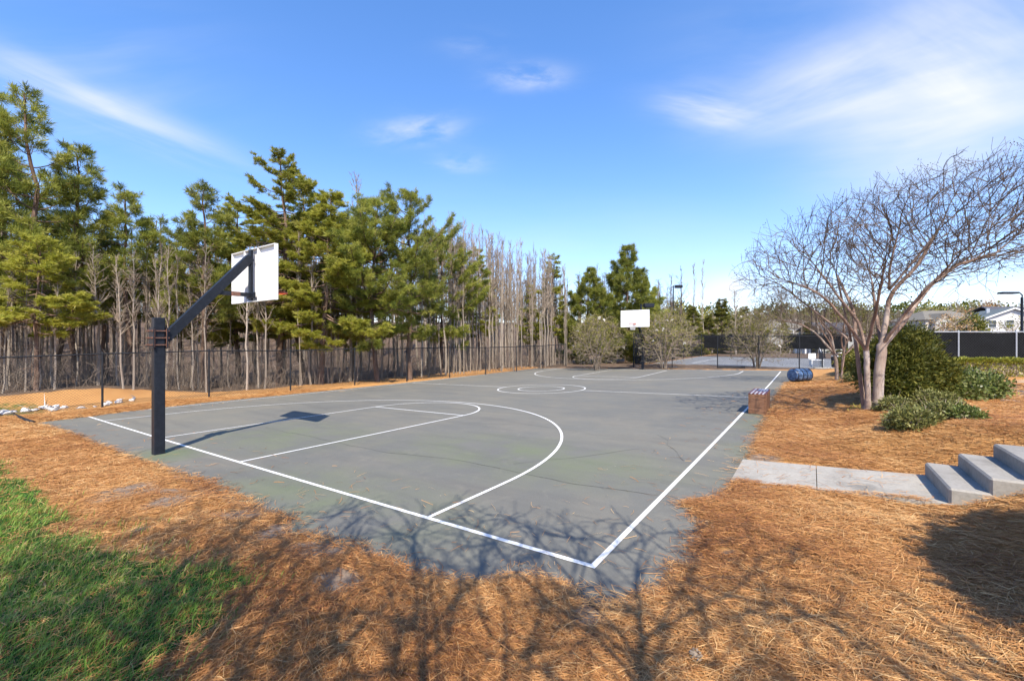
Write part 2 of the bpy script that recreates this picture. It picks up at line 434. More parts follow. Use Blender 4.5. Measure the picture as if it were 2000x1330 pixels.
def walk_z(x): return .262+.12*(np.clip(x, 8.36, 10.34)-8.36)/1.98
def H(x, y):
    x = np.asarray(x, float); y = np.asarray(y, float)
    z = base_h(x, y)
    sd = court_sd(x, y)
    near = (np.abs(x) < 16) & (y < 30)
    z = z+np.where(near, -.04+.065*S(-.05, .06, sd)+.016*wob(x, y, 4, 9)*S(0, .4, sd)+.01*wob(x, y, 11, 9, 7)*S(0, .3, sd)+.02*S(0, .6, sd), 0)
    # bench the ground under the walk and steps
    w = S(.16, 0, np.maximum(np.maximum(WALK[0]-x, x-10.3), np.maximum(WALK[2]+.1-y, y-WALK[3])))
    z = z*(1-w)+(walk_z(x)-.06)*w
    w = S(.4, 2.6, y)*S(2.98, 2.94, y)*S(10.0, 10.35, x)*S(16, 13.5, x)
    z = z*(1-w)+np.maximum(z, np.minimum(.385+.5*np.maximum(x-10.32, 0), .86))*w
    w = S(.2, 0, np.maximum(np.maximum(10.3-x, x-13.5), np.maximum(WALK[2]+.1-y, y-WALK[3]-.02)))
    z = np.where(w > 0, z*(1-w)+np.minimum(z, .36)*w, z)
    return z
def seg(*a):
    out = [np.arange(s, e, st) for s, e, st in a]; return np.concatenate(out+[[a[-1][1]]])
xs = seg((-450, -150, 60), (-150, -40, 10), (-40, -14, 1.2), (-14, -9.4, .3), (-9.4, 13.5, .11), (13.5, 40, 1.2), (40, 150, 10), (150, 450, 60))
ys = seg((-200, -40, 40), (-40, -6, 3), (-6, -3.6, .3), (-3.6, 10, .11), (10, 27.4, .16), (27.4, 60, 1.2), (60, 150, 8), (150, 500, 50))
X, Y = np.meshgrid(xs, ys); Z = H(X, Y)
nx, ny = len(xs), len(ys)
idx = np.arange(nx*ny).reshape(ny, nx)
g = MB(); g.add(np.stack([X, Y, Z], -1).reshape(-1, 3), np.stack([idx[:-1, :-1], idx[:-1, 1:], idx[1:, 1:], idx[1:, :-1]], -1).reshape(-1, 4))
ground = g.obj('ground', M['ground'], smooth=True); tag(ground, kind='structure')
DIRT = [(*ground_at(u, v)[:2], r_) for u, v, r_ in ((250, 965, .35), (330, 985, .3), (560, 1035, .3), (470, 1010, .25), (640, 1085, .25), (660, 1150, .2), (1480, 895, .25), (1150, 1215, .12))]
def dirt(x, y):
    r = 0*x
    for a, b, c in DIRT: r = np.maximum(r, np.exp(-((x-a)**2+(y-b)**2)/(c*c)*(1+.5*wob(x, y, 7, 7))))
    return np.clip(r, 0, 1)
def fence_x(y): return np.where(y < .8, -10.08-.01*(y-.8), -10.04+(y-.8)*(3.29/26.35))
gs = grass_sd(X, Y)
cov = np.zeros((ny, nx, 4)); cov[..., 3] = 1
cov[..., 0] = S(.25, -.25, gs)
# grass behind the fence at far left and by the tennis court, greenery at far distance
cov[..., 0] = np.maximum(cov[..., 0], .5*S(1.6, .5, np.hypot((X+11.0)/1.2, (Y+1.2)/1.0)))
dd = np.hypot(X-CX, Y-CY)
cov[..., 0] = np.maximum(cov[..., 0], .62*S(24, 34, dd)*S(0, 4, X))
lit = S(2.6, 5.0, fence_x(Y)-X+1.0*wob(X, Y, .8, 8))*np.where(Y > -6, 1, 0)
lit = np.maximum(lit, S(25.6, 26.2, Y)*S(-1.2, -2.2, X))
lit = np.maximum(lit, .75*S(26, 27, Y)*S(-3, 0, X))
lit = np.maximum(lit, .8*S(25.2, 25.6, Y)*S(28, 27, Y)*S(14, 10, X))
cov[..., 1] = lit
cov[..., 2] = .75*S(.3, .05, np.abs(court_sd(X, Y)-.02))*S(2.2, .8, np.abs(X-3))*S(3, 0, Y)
cov[..., 2] = np.maximum(cov[..., 2], .9*dirt(X, Y))
ca = ground.data.color_attributes.new('cover', 'FLOAT_COLOR', 'POINT'); ca.data.foreach_set('color', cov.reshape(-1).astype(np.float32))

# ------------------------------------------------------------------ basketball court
cx = np.linspace(-9.4, 9.6, 120); cy = np.linspace(-3.2, 25.5, 160)
X2, Y2 = np.meshgrid(cx, cy); idx = np.arange(X2.size).reshape(X2.shape)
mc = sdf((X2[:-1, :-1]+X2[1:, 1:])/2, (Y2[:-1, :-1]+Y2[1:, 1:])/2, CP) < .42
q = np.stack([idx[:-1, :-1], idx[:-1, 1:], idx[1:, 1:], idx[1:, :-1]], -1)[mc]
used = np.unique(q); remap = -np.ones(X2.size, int); remap[used] = np.arange(len(used))
cb = MB(); cb.add(np.stack([X2, Y2, zc(X2, Y2)], -1).reshape(-1, 3)[used], remap[q])
court = cb.obj('basketball_court', M['court'], smooth=True); tag(court, kind='structure')
def ribbon(path, w, name, mat, dz=.005, closed=False, parent=court):
    path = np.array(path, float)
    # resample
    if closed: path = np.concatenate([path, path[:1]])
    L = np.concatenate([[0], np.cumsum(np.hypot(*np.diff(path, axis=0).T))])
    k = max(2, int(L[-1]/.16)+1); s = np.linspace(0, L[-1], k)
    P = np.stack([np.interp(s, L, path[:, 0]), np.interp(s, L, path[:, 1])], 1)
    T = np.gradient(P, axis=0)
    if closed: T[0] = T[-1] = P[1]-P[-2]
    T /= np.linalg.norm(T, axis=1)[:, None]; Nn = np.stack([-T[:, 1], T[:, 0]], 1)
    w_ = (w if np.ndim(w) == 0 else np.interp(s, np.linspace(0, L[-1], len(w)), w))
    w_ = np.broadcast_to(w_, (k,))[:, None]
    A = P+Nn*w_/2; B = P-Nn*w_/2
    v = np.stack([np.c_[A, zc(A[:, 0], A[:, 1])+dz], np.c_[B, zc(B[:, 0], B[:, 1])+dz]], 1).reshape(-1, 3)
    mb = MB(); i = np.arange(k-1)*2
    mb.add(v, np.stack([i, i+1, i+3, i+2], 1))
    return mb.obj(name, mat, parent)
LWD = .051
hw = CW/2
for s in (-1, 1):
    ribbon([(s*hw, -LWD/2), (s*hw, CL+LWD/2)], LWD, 'sideline', M['line'], .005)
for y in (0, CL): ribbon([(-hw+LWD/2, y), (hw-LWD/2, y)], LWD, 'baseline', M['line'], .0052)
ribbon([(-hw+LWD/2, CL/2), (-1.8-LWD/2, CL/2)], LWD, 'half_line', M['line'])
ribbon([(1.8+LWD/2, CL/2), (hw-LWD/2, CL/2)], LWD, 'half_line', M['line'])
ang = np.linspace(0, 2*math.pi, 97)[:-1]
for r_ in (1.8, .95): ribbon(np.stack([r_*np.cos(ang), CL/2+r_*np.sin(ang)], 1), LWD, 'centre_circle', M['line'], closed=True)
D = 5.32
for sgn, y0 in ((1, 0), (-1, CL)):
    f = lambda x, y: (x, y0+sgn*y)
    a = np.linspace(0, math.pi, 50)
    key = [f(-1.8, LWD/2), f(-1.8, D)]+[f(-1.8*math.cos(t), D+1.8*math.sin(t)) for t in a]+[f(1.8, D), f(1.8, LWD/2)]
    ribbon(key, LWD, 'key_line', M['line'])
    ribbon([f(-1.8+LWD/2, D), f(1.8-LWD/2, D)], LWD, 'free_throw_line', M['line'])
    a = np.linspace(0, math.pi, 90); yb = 1.33
    arc = [f(-6.0, LWD/2)]+[f(-6.0*math.cos(t), yb+6.0*math.sin(t)) for t in a]+[f(6.0, LWD/2)]
    ribbon(arc, LWD, 'three_point_line', M['line'], .0064)
# cracks in the surface
def crack(pts, w=.01):
    P = np.array([court_pt(*p)[:2] for p in pts]); out = []
    for a, b in zip(P[:-1], P[1:]):
        n = max(3, int(np.hypot(*(b-a))/.25))
        for i in range(n): out.append(a+(b-a)*i/n+RNG.normal(0, .022, 2))
    out.append(P[-1])
    ribbon(out, list(RNG.uniform(.4, 1.3, len(out))*w), 'crack', M['crack'], .003)
crack([(260, 892), (280, 880), (305, 876)], .012); crack([(350, 882), (372, 880), (385, 872)], .012)
crack([(520, 835), (640, 860), (760, 885), (900, 898), (960, 912), (1110, 942), (1290, 968), (1325, 972)])
crack([(1000, 905), (1130, 893), (1250, 876)], .009); crack([(900, 826), (1040, 830), (1150, 845)], .008)
crack([(640, 800), (560, 782), (500, 777)], .008); crack([(1290, 850), (1335, 900)], .008)

# ------------------------------------------------------------------ walk and steps
wk = MB()
for x0, x1 in ((8.36, 9.23), (9.238, 10.335)):
    z0, z1 = float(walk_z(x0)), float(walk_z(x1)); y0, y1 = WALK[2], WALK[3]
    v = [(x0, y0, z0-.12), (x1, y0, z1-.12), (x1, y1, z1-.12), (x0, y1, z0-.12), (x0, y0, z0), (x1, y0, z1), (x1, y1, z1), (x0, y1, z0)]
    wk.add(v, BOXQ)
tag(wk.obj('path', M['concrete']), kind='structure')
st = empty('concrete_steps', (10.3, 3.45, .3), 0, 'three grey concrete steps climbing from the end of the short walkway', 'steps')
for k in range(3):
    m_ = MB(); x0 = .28*k; x1 = 3.2 if k == 2 else .28*(k+1)+.04
    zt = .535-.3+.15*k
    box(m_, ((x0+x1)/2, 0, (zt-.3)/2+.001*k), (x1-x0, 1.12-.004*k, zt+.3), bev=.018)
    m_.obj('step', M['step_concrete'], st)

# ------------------------------------------------------------------ basketball hoops
def make_hoop(net):
    root = empty('basketball_hoop', (0, 0, 0))
    parts = []
    m = MB(); box(m, (0, 0, 1.145), (.155, .155, 2.41), bev=.012); parts.append(m.obj('pole', M['black_metal'], root))
    m = MB()
    for s in (-1, 1): box(m, (0, s*.094, 2.0), (.25, .016, .36), bev=.004)
    parts.append(m.obj('clamp_plate', M['black_metal'], root))
    for zz in (1.88, 2.0, 2.12):
        for s in (-1, 1):
            m = MB(); cyl(m, (s*.098, -.15, zz), (s*.098, .13, zz), .009, 8)
            for yy in (-.108, .108): cyl(m, (s*.098, yy-.01, zz), (s*.098, yy+.01, zz), .017, 6)
            m.obj('bolt', M['rust'], root)
    for s in (-1, 1): m = MB(); bar(m, (s*.112, -.088, 1.84), (s*.112, -.088, 2.16), .012, .02, up=(0, 1, 0)); bar(m, (s*.112, .088, 1.84), (s*.112, .088, 2.16), .012, .02, up=(0, 1, 0)); m.obj('clamp_strip', M['rust'], root)
    m = MB(); bar(m, (0, .085, 1.98), (0, 1.475, 3.62), .125, .15); parts.append(m.obj('arm', M['black_metal'], root))
    m = MB(); bar(m, (0, .84, 2.87), (0, 1.475, 2.87), .09, .075, up=(0, 0, 1)); box(m, (0, 1.2, 2.87), (.096, .16, .081), m=1)
    parts.append(m.obj('brace', [M['black_metal'], M['rust']], root))
    m = MB(); box(m, (0, 1.49, 3.27), (.1, .05, 1.02)); box(m, (0, 1.495, 2.86), (.3, .04, .12)); parts.append(m.obj('mounting_channel', M['black_metal'], root))
    m = MB()
    box(m, (0, 1.575, 3.27), (1.83, .012, 1.07), bev=.004)
    for s in (-1, 1): box(m, (s*.906, 1.54, 3.27), (.014, .062, 1.07))
    for zz in (2.742, 3.798): box(m, (0, 1.54, zz), (1.79, .06, .012))
    for xx in (-.34, .24): box(m, (xx, 1.542, 3.27), (.05, .05, 1.03))
    for s in (-1, 1): box(m, (s*.62, 1.558, 3.215), (.56, .02, .92), bev=.006)
    parts.append(m.obj('backboard', M['white_paint'], root))
    m = MB(); torus(m, (0, 1.58+.38, 2.955), .235, .014, 32, 6)
    box(m, (0, 1.60, 2.93), (.16, .035, .11)); bar(m, (-.06, 1.6, 2.945), (-.09, 1.75, 2.955), .02, .02); bar(m, (.06, 1.6, 2.945), (.09, 1.75, 2.955), .02, .02)
    bar(m, (0, 1.6, 2.89), (0, 1.74, 2.945), .03, .012)
    rim = m.obj('rim', M['rim'], root); parts.append(rim)
    if net:
        m = MB(); c = np.array([0, 1.96, 2.94]); k = 12
        lv = [(.228, 0), (.2, -.1), (.165, -.2), (.14, -.3), (.13, -.4)]
        for i in range(k):
            for dr in (-1, 1):
                pts = [c+np.array([r_*math.cos((i+dr*.5*j)*2*math.pi/k), r_*math.sin((i+dr*.5*j)*2*math.pi/k), z_]) for j, (r_, z_) in enumerate(lv)]
                tube(m, pts, .006, 4)
        m.obj('net', M['net'], rim)
    return root
h1 = make_hoop(False); h1.location = (-.08, -.49, float(zc(0, -.49)))
tag(h1, 'near basketball hoop seen from behind, black square pole with slanting arm and white backboard', 'basketball hoop', 'basketball hoops')
h2 = make_hoop(True); h2.location = (0, 25.2, float(zc(0, 25.2))+.02); h2.rotation_euler.z = math.pi
tag(h2, 'far basketball hoop with plain white backboard facing the viewer and a net on its rim', 'basketball hoop', 'basketball hoops')

# ------------------------------------------------------------------ chain link fences
def fence(name, pts, h, label, cat='fence', group=None, mat='black_matte', spacing=.085, posts=None, screen=None, wire=.0028, zf=None, post_r=.03, post_mat=None, side=1):
    zf = zf or (lambda x, y: float(H(x, y)))
    pts = [np.array(p, float) for p in pts]
    root = empty(name, (*pts[0], zf(*pts[0])), 0, label, cat, group)
    o = np.array(root.location)
    m = MB(); tops = [np.array([*p, zf(*p)+h]) for p in pts]
    for k, p in enumerate(pts):
        pm = MB(); z0 = zf(*p); r = post_r if 0 < k < len(pts)-1 else post_r*1.35
        cyl(pm, np.array([*p, z0-.1])-o, np.array([*p, z0+h+.03])-o, r, 10)
        tube(pm, [np.array([*p, z0+h+.03])-o, np.array([*p, z0+h+.055])-o, np.array([*p, z0+h+.07])-o], [r*1.15, r*.9, .002], 10)
        pm.obj('post', M[post_mat or mat], root)
    tube(m, np.array(tops)-o, .022, 8); m.obj('top_rail', M[post_mat or mat], root)
    m = MB()
    for a, b in zip(pts[:-1], pts[1:]):
        L = np.hypot(*(b-a)); za, zb = zf(*a)+.03, zf(*b)+.03
        hh = h-.04; k = int((L+hh)/spacing)
        for i in range(k+1):
            for dr in (1, -1):
                s0 = i*spacing-hh; s1 = s0+hh; z0_, z1_ = 0., hh
                if dr < 0: z0_, z1_ = hh, 0.
                c0 = max(s0, 0); c1 = min(s1, L)
                if c1-c0 < .02: continue
                t0 = (c0-s0)/hh; t1 = (c1-s0)/hh
                P = []
                for c_, t_ in ((c0, t0), (c1, t1)):
                    xy = a+(b-a)*c_/L; P.append([*xy, za+(zb-za)*c_/L+z0_+(z1_-z0_)*t_])
                tube(m, np.array(P)-o, wire, 3)
    m.obj('wire_mesh', M[mat], root)
    if screen:
        m = MB()
        for i, (s0, s1, f0, f1) in enumerate(screen):
            P = np.array(pts); Ls = np.concatenate([[0], np.cumsum(np.hypot(*np.diff(P, axis=0).T))])
            n = max(2, int((s1-s0)/.15)); ss = np.linspace(s0, s1, n)
            x_ = np.interp(ss, Ls, P[:, 0]); y_ = np.interp(ss, Ls, P[:, 1])
            dv = (P[-1]-P[0])/np.linalg.norm(P[-1]-P[0]); nn = np.array([dv[1], -dv[0]])
            rows = 8; zz = np.array([zf(a_, b_) for a_, b_ in zip(x_, y_)])
            V = []
            for r_ in range(rows+1):
                fz = f0+(f1-f0)*r_/rows
                off = side*.04+.018*np.sin(ss*2.1+r_*.9)*np.sin(r_*math.pi/rows)+.01*np.sin(ss*5.3+2*r_)*np.sin(r_*math.pi/rows)
                sag = -.02*np.abs(np.sin(ss*1.29))*(r_ == rows)
                V.append(np.stack([x_+nn[0]*off, y_+nn[1]*off, zz+fz*h+sag], 1))
            V = np.array(V).reshape(-1, 3)-o; ii = np.arange((rows+1)*n).reshape(rows+1, n)
            m.add(V, np.stack([ii[:-1, :-1], ii[:-1, 1:], ii[1:, 1:], ii[1:, :-1]], -1).reshape(-1, 4))
        m.obj('windscreen', M['screen'], root, True)
    return root
fy = [.8+2.93*k for k in range(-3, 10)]
fence('chain_link_fence', [(float(fence_x(y)), y) for y in fy], 1.76, 'black chain link fence along the left side of the court before the woods', group='fences')
fence('chain_link_fence', [(x, 26.3) for x in (-1.0, 1.6, 4.35, 6.6, 8.6, 10.6, 12.8)], 2.02, 'low black chain link fence right behind the far baseline, seen through to the tennis court', group='fences', spacing=.13, zf=lambda x, y: .22)
fence('tennis_fence', [(-1.2, 26.9+3.6*k) for k in range(7)], 2.3, 'tennis court side fence with dark windscreen behind the far basketball hoop', group='fences', spacing=.16, screen=[(.1, 7, .04, .97)], zf=lambda x, y: .22, wire=.005)
fence('tennis_fence', [(-1.0+3*k, 48.6) for k in range(10)], 2.45, 'tennis court rear fence with hanging black windscreen panels across its upper half', group='fences', spacing=.2, screen=[(.3, 6.2, .38, .97), (7.8, 13.0, .38, .97), (15.0, 21., .38, .97)], zf=lambda x, y: .22, wire=.006)
pts = [at(u, 700, 18.2)[:2] for u in (1759, 1872, 1985, 2098, 2211, 2324)]
fence('pool_fence', pts, 1.8, 'grey post fence fully covered with black windscreen above the clipped hedge at right', group='fences', post_mat='galv', spacing=.12, side=-1, screen=[(.0, 12.2, .02, .985)], zf=lambda x, y: .56, wire=.004)

# ------------------------------------------------------------------ tennis court
tb = MB(); tb.add([(-1.0, 26.6, .215), (24, 26.6, .215), (24, 48.5, .215), (-1.0, 48.5, .215)], [(0, 1, 2, 3)])
tcourt = tb.obj('tennis_court', M['tennis']); tag(tcourt, kind='structure')
def strip(parent, a, b, w, z, name, mat):
    a = np.array(a, float); b = np.array(b, float); d = (b-a)/np.linalg.norm(b-a); n = np.array([-d[1], d[0]])*w/2
    m = MB(); m.add([(*(a+n), z), (*(a-n), z), (*(b-n), z), (*(b+n), z)], [(0, 1, 2, 3)]); return m.obj(name, mat, parent)
for y in (32.6, 34.0, 42.2, 43.55): strip(tcourt, (1.5, y), (23, y), .07, .2195, 'tennis_line', M['line'])
for x in (1.5, 5.6): strip(tcourt, (x, 32.64), (x, 43.5), .07, .2225, 'tennis_line', M['line'])
nr = empty('tennis_net', (9.75, 38, .22), 0, 'sagging black tennis net with white top band, seen almost end on', 'tennis net')
for s in (-1, 1): m = MB(); cyl(m, (0, s*6.4, 0), (0, s*6.4, 1.07), .04, 10); m.obj('net_post', M['black_metal'], nr)
m = MB(); yy = np.linspace(-6.4, 6.4, 33); zt = .92+.14*(yy/6.4)**2
for a_ in np.arange(.05, 1., .09): tube(m, np.stack([0*yy, yy, np.minimum(zt*a_, zt)], 1), .004, 3)
for k in np.arange(-6.4, 6.41, .09): tube(m, [(0, k, .03), (0, k, .92+.14*(k/6.4)**2)], .004, 3)
m.obj('net_mesh', M['black_matte'], nr)
m = MB()
for i in range(32): bar(m, (0, yy[i], zt[i]), (0, yy[i+1], zt[i+1]), .02, .07)
m.obj('top_band', M['trim'], nr)

# ------------------------------------------------------------------ trees
def chains_to_tubes(mb, nodes_, parent, rad, sides_big=8, tint=.5, rmax=1e9, rmin=0., wobble=0.):
    n = len(nodes_); kids = [[] for _ in range(n)]
    for i, p in enumerate(parent):
        if p >= 0: kids[p].append(i)
    starts = [i for i in range(n) if parent[i] < 0]
    stack = [(i, [i]) for i in starts]
    while stack:
        i, ch = stack.pop()
        while kids[i]:
            ks = sorted(kids[i], key=lambda k: -rad[k])
            for k in ks[1:]: stack.append((k, [i, k]))
            ch.append(ks[0]); i = ks[0]
        if len(ch) < 2: continue
        P = np.array([nodes_[c] for c in ch]); rr = np.array([rad[c] for c in ch])
        if len(ch) > 2 and parent[ch[0]] >= 0 or ch[0] not in starts: rr[0] = min(rr[0], rr[1]*1.25)
        r0 = rr[1]
        # split by radius so the thin ends go to the crown mesh
        big = rr >= rmin
        sel = np.where((rr < rmax) & big)[0]
        if len(sel) == 0: continue
        a, b = sel[0], sel[-1]+1
        if a > 0: a -= 1
        if b-a < 2: continue
        s = sides_big if r0 > .03 else (5 if r0 > .012 else 3)
        tube(mb, P[a:b], rr[a:b], s, tint=tint)
def colonize(seed, skeleton, inside, bounds, natt, step=.16, infl=1.4, kill=.24, iters=90, up=.15, tip=.0032, expo=2.3, jitter=.09, tw=3, tl=1., out=0.):
    rng = np.random.default_rng(seed)
    nd = []; par = []
    tips = {}
    for path, pj in skeleton:            # path: list of points; pj: index of the (path,point) it starts from or None
        p = np.array(path, float); first = True; prev = pj if pj is None else tips[pj]
        L = np.concatenate([[0], np.cumsum(np.linalg.norm(np.diff(p, axis=0), axis=1))])
        k = max(2, int(L[-1]/step)+1); s = np.linspace(0, L[-1], k)
        # smooth (catmull-like) resample
        P = np.stack([np.interp(s, L, p[:, j]) for j in range(3)], 1)
        for _ in range(2): P[1:-1] = (P[:-2]+2*P[1:-1]+P[2:])/4
        P[1:] += rng.normal(0, jitter*step*.4, (k-1, 3))
        for j, c in enumerate(P):
            if j == 0 and prev is not None: continue
            nd.append(c); par.append(prev if prev is not None else -1); prev = len(nd)-1
        tips[len(tips)] = prev
    A = []
    lo, hi = np.array(bounds[0]), np.array(bounds[1])
    while len(A) < natt:
        c = rng.uniform(lo, hi)
        if inside(c): A.append(c)
    A = np.array(A); ND = np.array(nd)
    dmin = np.full(len(A), 1e9); near = np.zeros(len(A), int)
    def upd(i0):
        nonlocal dmin, near
        for i in range(i0, len(ND)):
            d = np.linalg.norm(A-ND[i], axis=1); b = d < dmin; dmin[b] = d[b]; near[b] = i
    upd(0); alive = np.ones(len(A), bool); nchild = {}
    for it in range(iters):
        ok = alive & (dmin < infl)
        if not ok.any(): break
        acc = {}
        ii = np.where(ok)[0]
        dv = A[ii]-ND[near[ii]]; dv /= np.linalg.norm(dv, axis=1)[:, None]+1e-9
        sums = np.zeros((len(ND), 3)); np.add.at(sums, near[ii], dv)
        who = np.unique(near[ii]); new = []; npar = []
        for w in who:
            if nchild.get(w, 0) > 3: continue
            v = sums[w]; l = np.linalg.norm(v)
            if l < .15: v = v+rng.normal(0, .5, 3); l = np.linalg.norm(v)
            v = v/l
            if par[w] >= 0:
                pv = ND[w]-ND[par[w]]; pv /= np.linalg.norm(pv)+1e-9; v = v+.8*pv
            ow = ND[w]*np.array([1, 1, .6]); ow = ow/(np.linalg.norm(ow)+1e-9)
            v = v+np.array([0, 0, up])+out*ow+rng.normal(0, jitter, 3); v /= np.linalg.norm(v)
            new.append(ND[w]+v*step); npar.append(int(w)); nchild[w] = nchild.get(w, 0)+1
        if not new: break
        i0 = len(ND); ND = np.concatenate([ND, np.array(new)]); par += npar
        upd(i0); alive &= dmin > kill
    # extra terminal twigs
    n0 = len(ND); has = np.zeros(n0, bool)
    for p in par:
        if p >= 0: has[p] = True
    ex = []; exp_ = []
    for i in range(n0):
        if par[i] < 0: continue
        d = ND[i]-ND[par[i]]; d /= np.linalg.norm(d)+1e-9
        n_t = tw+int(rng.random() < .4) if not has[i] else (1 if rng.random() < .3 and ND[i][2] > .3*hi[2]+.7*lo[2] else 0)
        for _ in range(n_t):
            v = d+rng.normal(0, .34, 3)+np.array([0, 0, .2])+out*.8*ND[i]/(np.linalg.norm(ND[i])+1e-9); v /= np.linalg.norm(v)
            l = rng.uniform(.12, .42)*tl
            a = ND[i]+v*l*.5; v2 = v+rng.normal(0, .3, 3); v2 /= np.linalg.norm(v2)
            ex += [a, a+v2*l*.5]; exp_ += [i, n0+len(ex)-2]
    ND = np.concatenate([ND, np.array(ex)]); par += exp_
    n = len(ND); acc = np.zeros(n); rad = np.zeros(n)
    kids_ = np.zeros(n, int)
    for p in par:
        if p >= 0: kids_[p] += 1
    # children appear after parents always
    for i in range(n-1, -1, -1):
        if kids_[i] == 0: acc[i] = tip**expo
        rad[i] = acc[i]**(1/expo)
        if par[i] >= 0: acc[par[i]] += acc[i]*1.0+ (tip*.15)**expo
    return ND, par, rad
def leaf_quads(mb, pos, dirs, ln, wd, tint, rng):
    """pointed leaves / needles: one folded rhombus (2 tris) each"""
    k = len(pos); dirs = dirs/(np.linalg.norm(dirs, axis=1)[:, None]+1e-9)
    r = rng.normal(size=(k, 3)); s = np.cross(dirs, r); s /= np.linalg.norm(s, axis=1)[:, None]+1e-9
    ln = np.broadcast_to(ln, (k,))[:, None]; wd = np.broadcast_to(wd, (k,))[:, None]
    mid = pos+dirs*ln*.45
    v = np.stack([pos, mid+s*wd/2, pos+dirs*ln, mid-s*wd/2], 1).reshape(-1, 3)
    i = np.arange(k)*4
    mb.add(v, np.stack([i, i+1, i+2, i+3], 1), None, np.repeat(np.broadcast_to(tint, (k,)), 4))
def blades(mb, pos, dirs, ln, wd, tint, rng):
    k = len(pos); dirs = dirs/(np.linalg.norm(dirs, axis=1)[:, None]+1e-9)
    r = rng.normal(size=(k, 3)); s = np.cross(dirs, r); s /= np.linalg.norm(s, axis=1)[:, None]+1e-9
    ln = np.broadcast_to(ln, (k,))[:, None]; wd = np.broadcast_to(wd, (k,))[:, None]
    v = np.stack([pos+s*wd/2, pos-s*wd/2, pos+dirs*ln], 1).reshape(-1, 3)
    i = np.arange(k)*3
    mb.add(v, None, np.stack([i, i+1, i+2], 1), np.repeat(np.broadcast_to(tint, (k,)), 3))

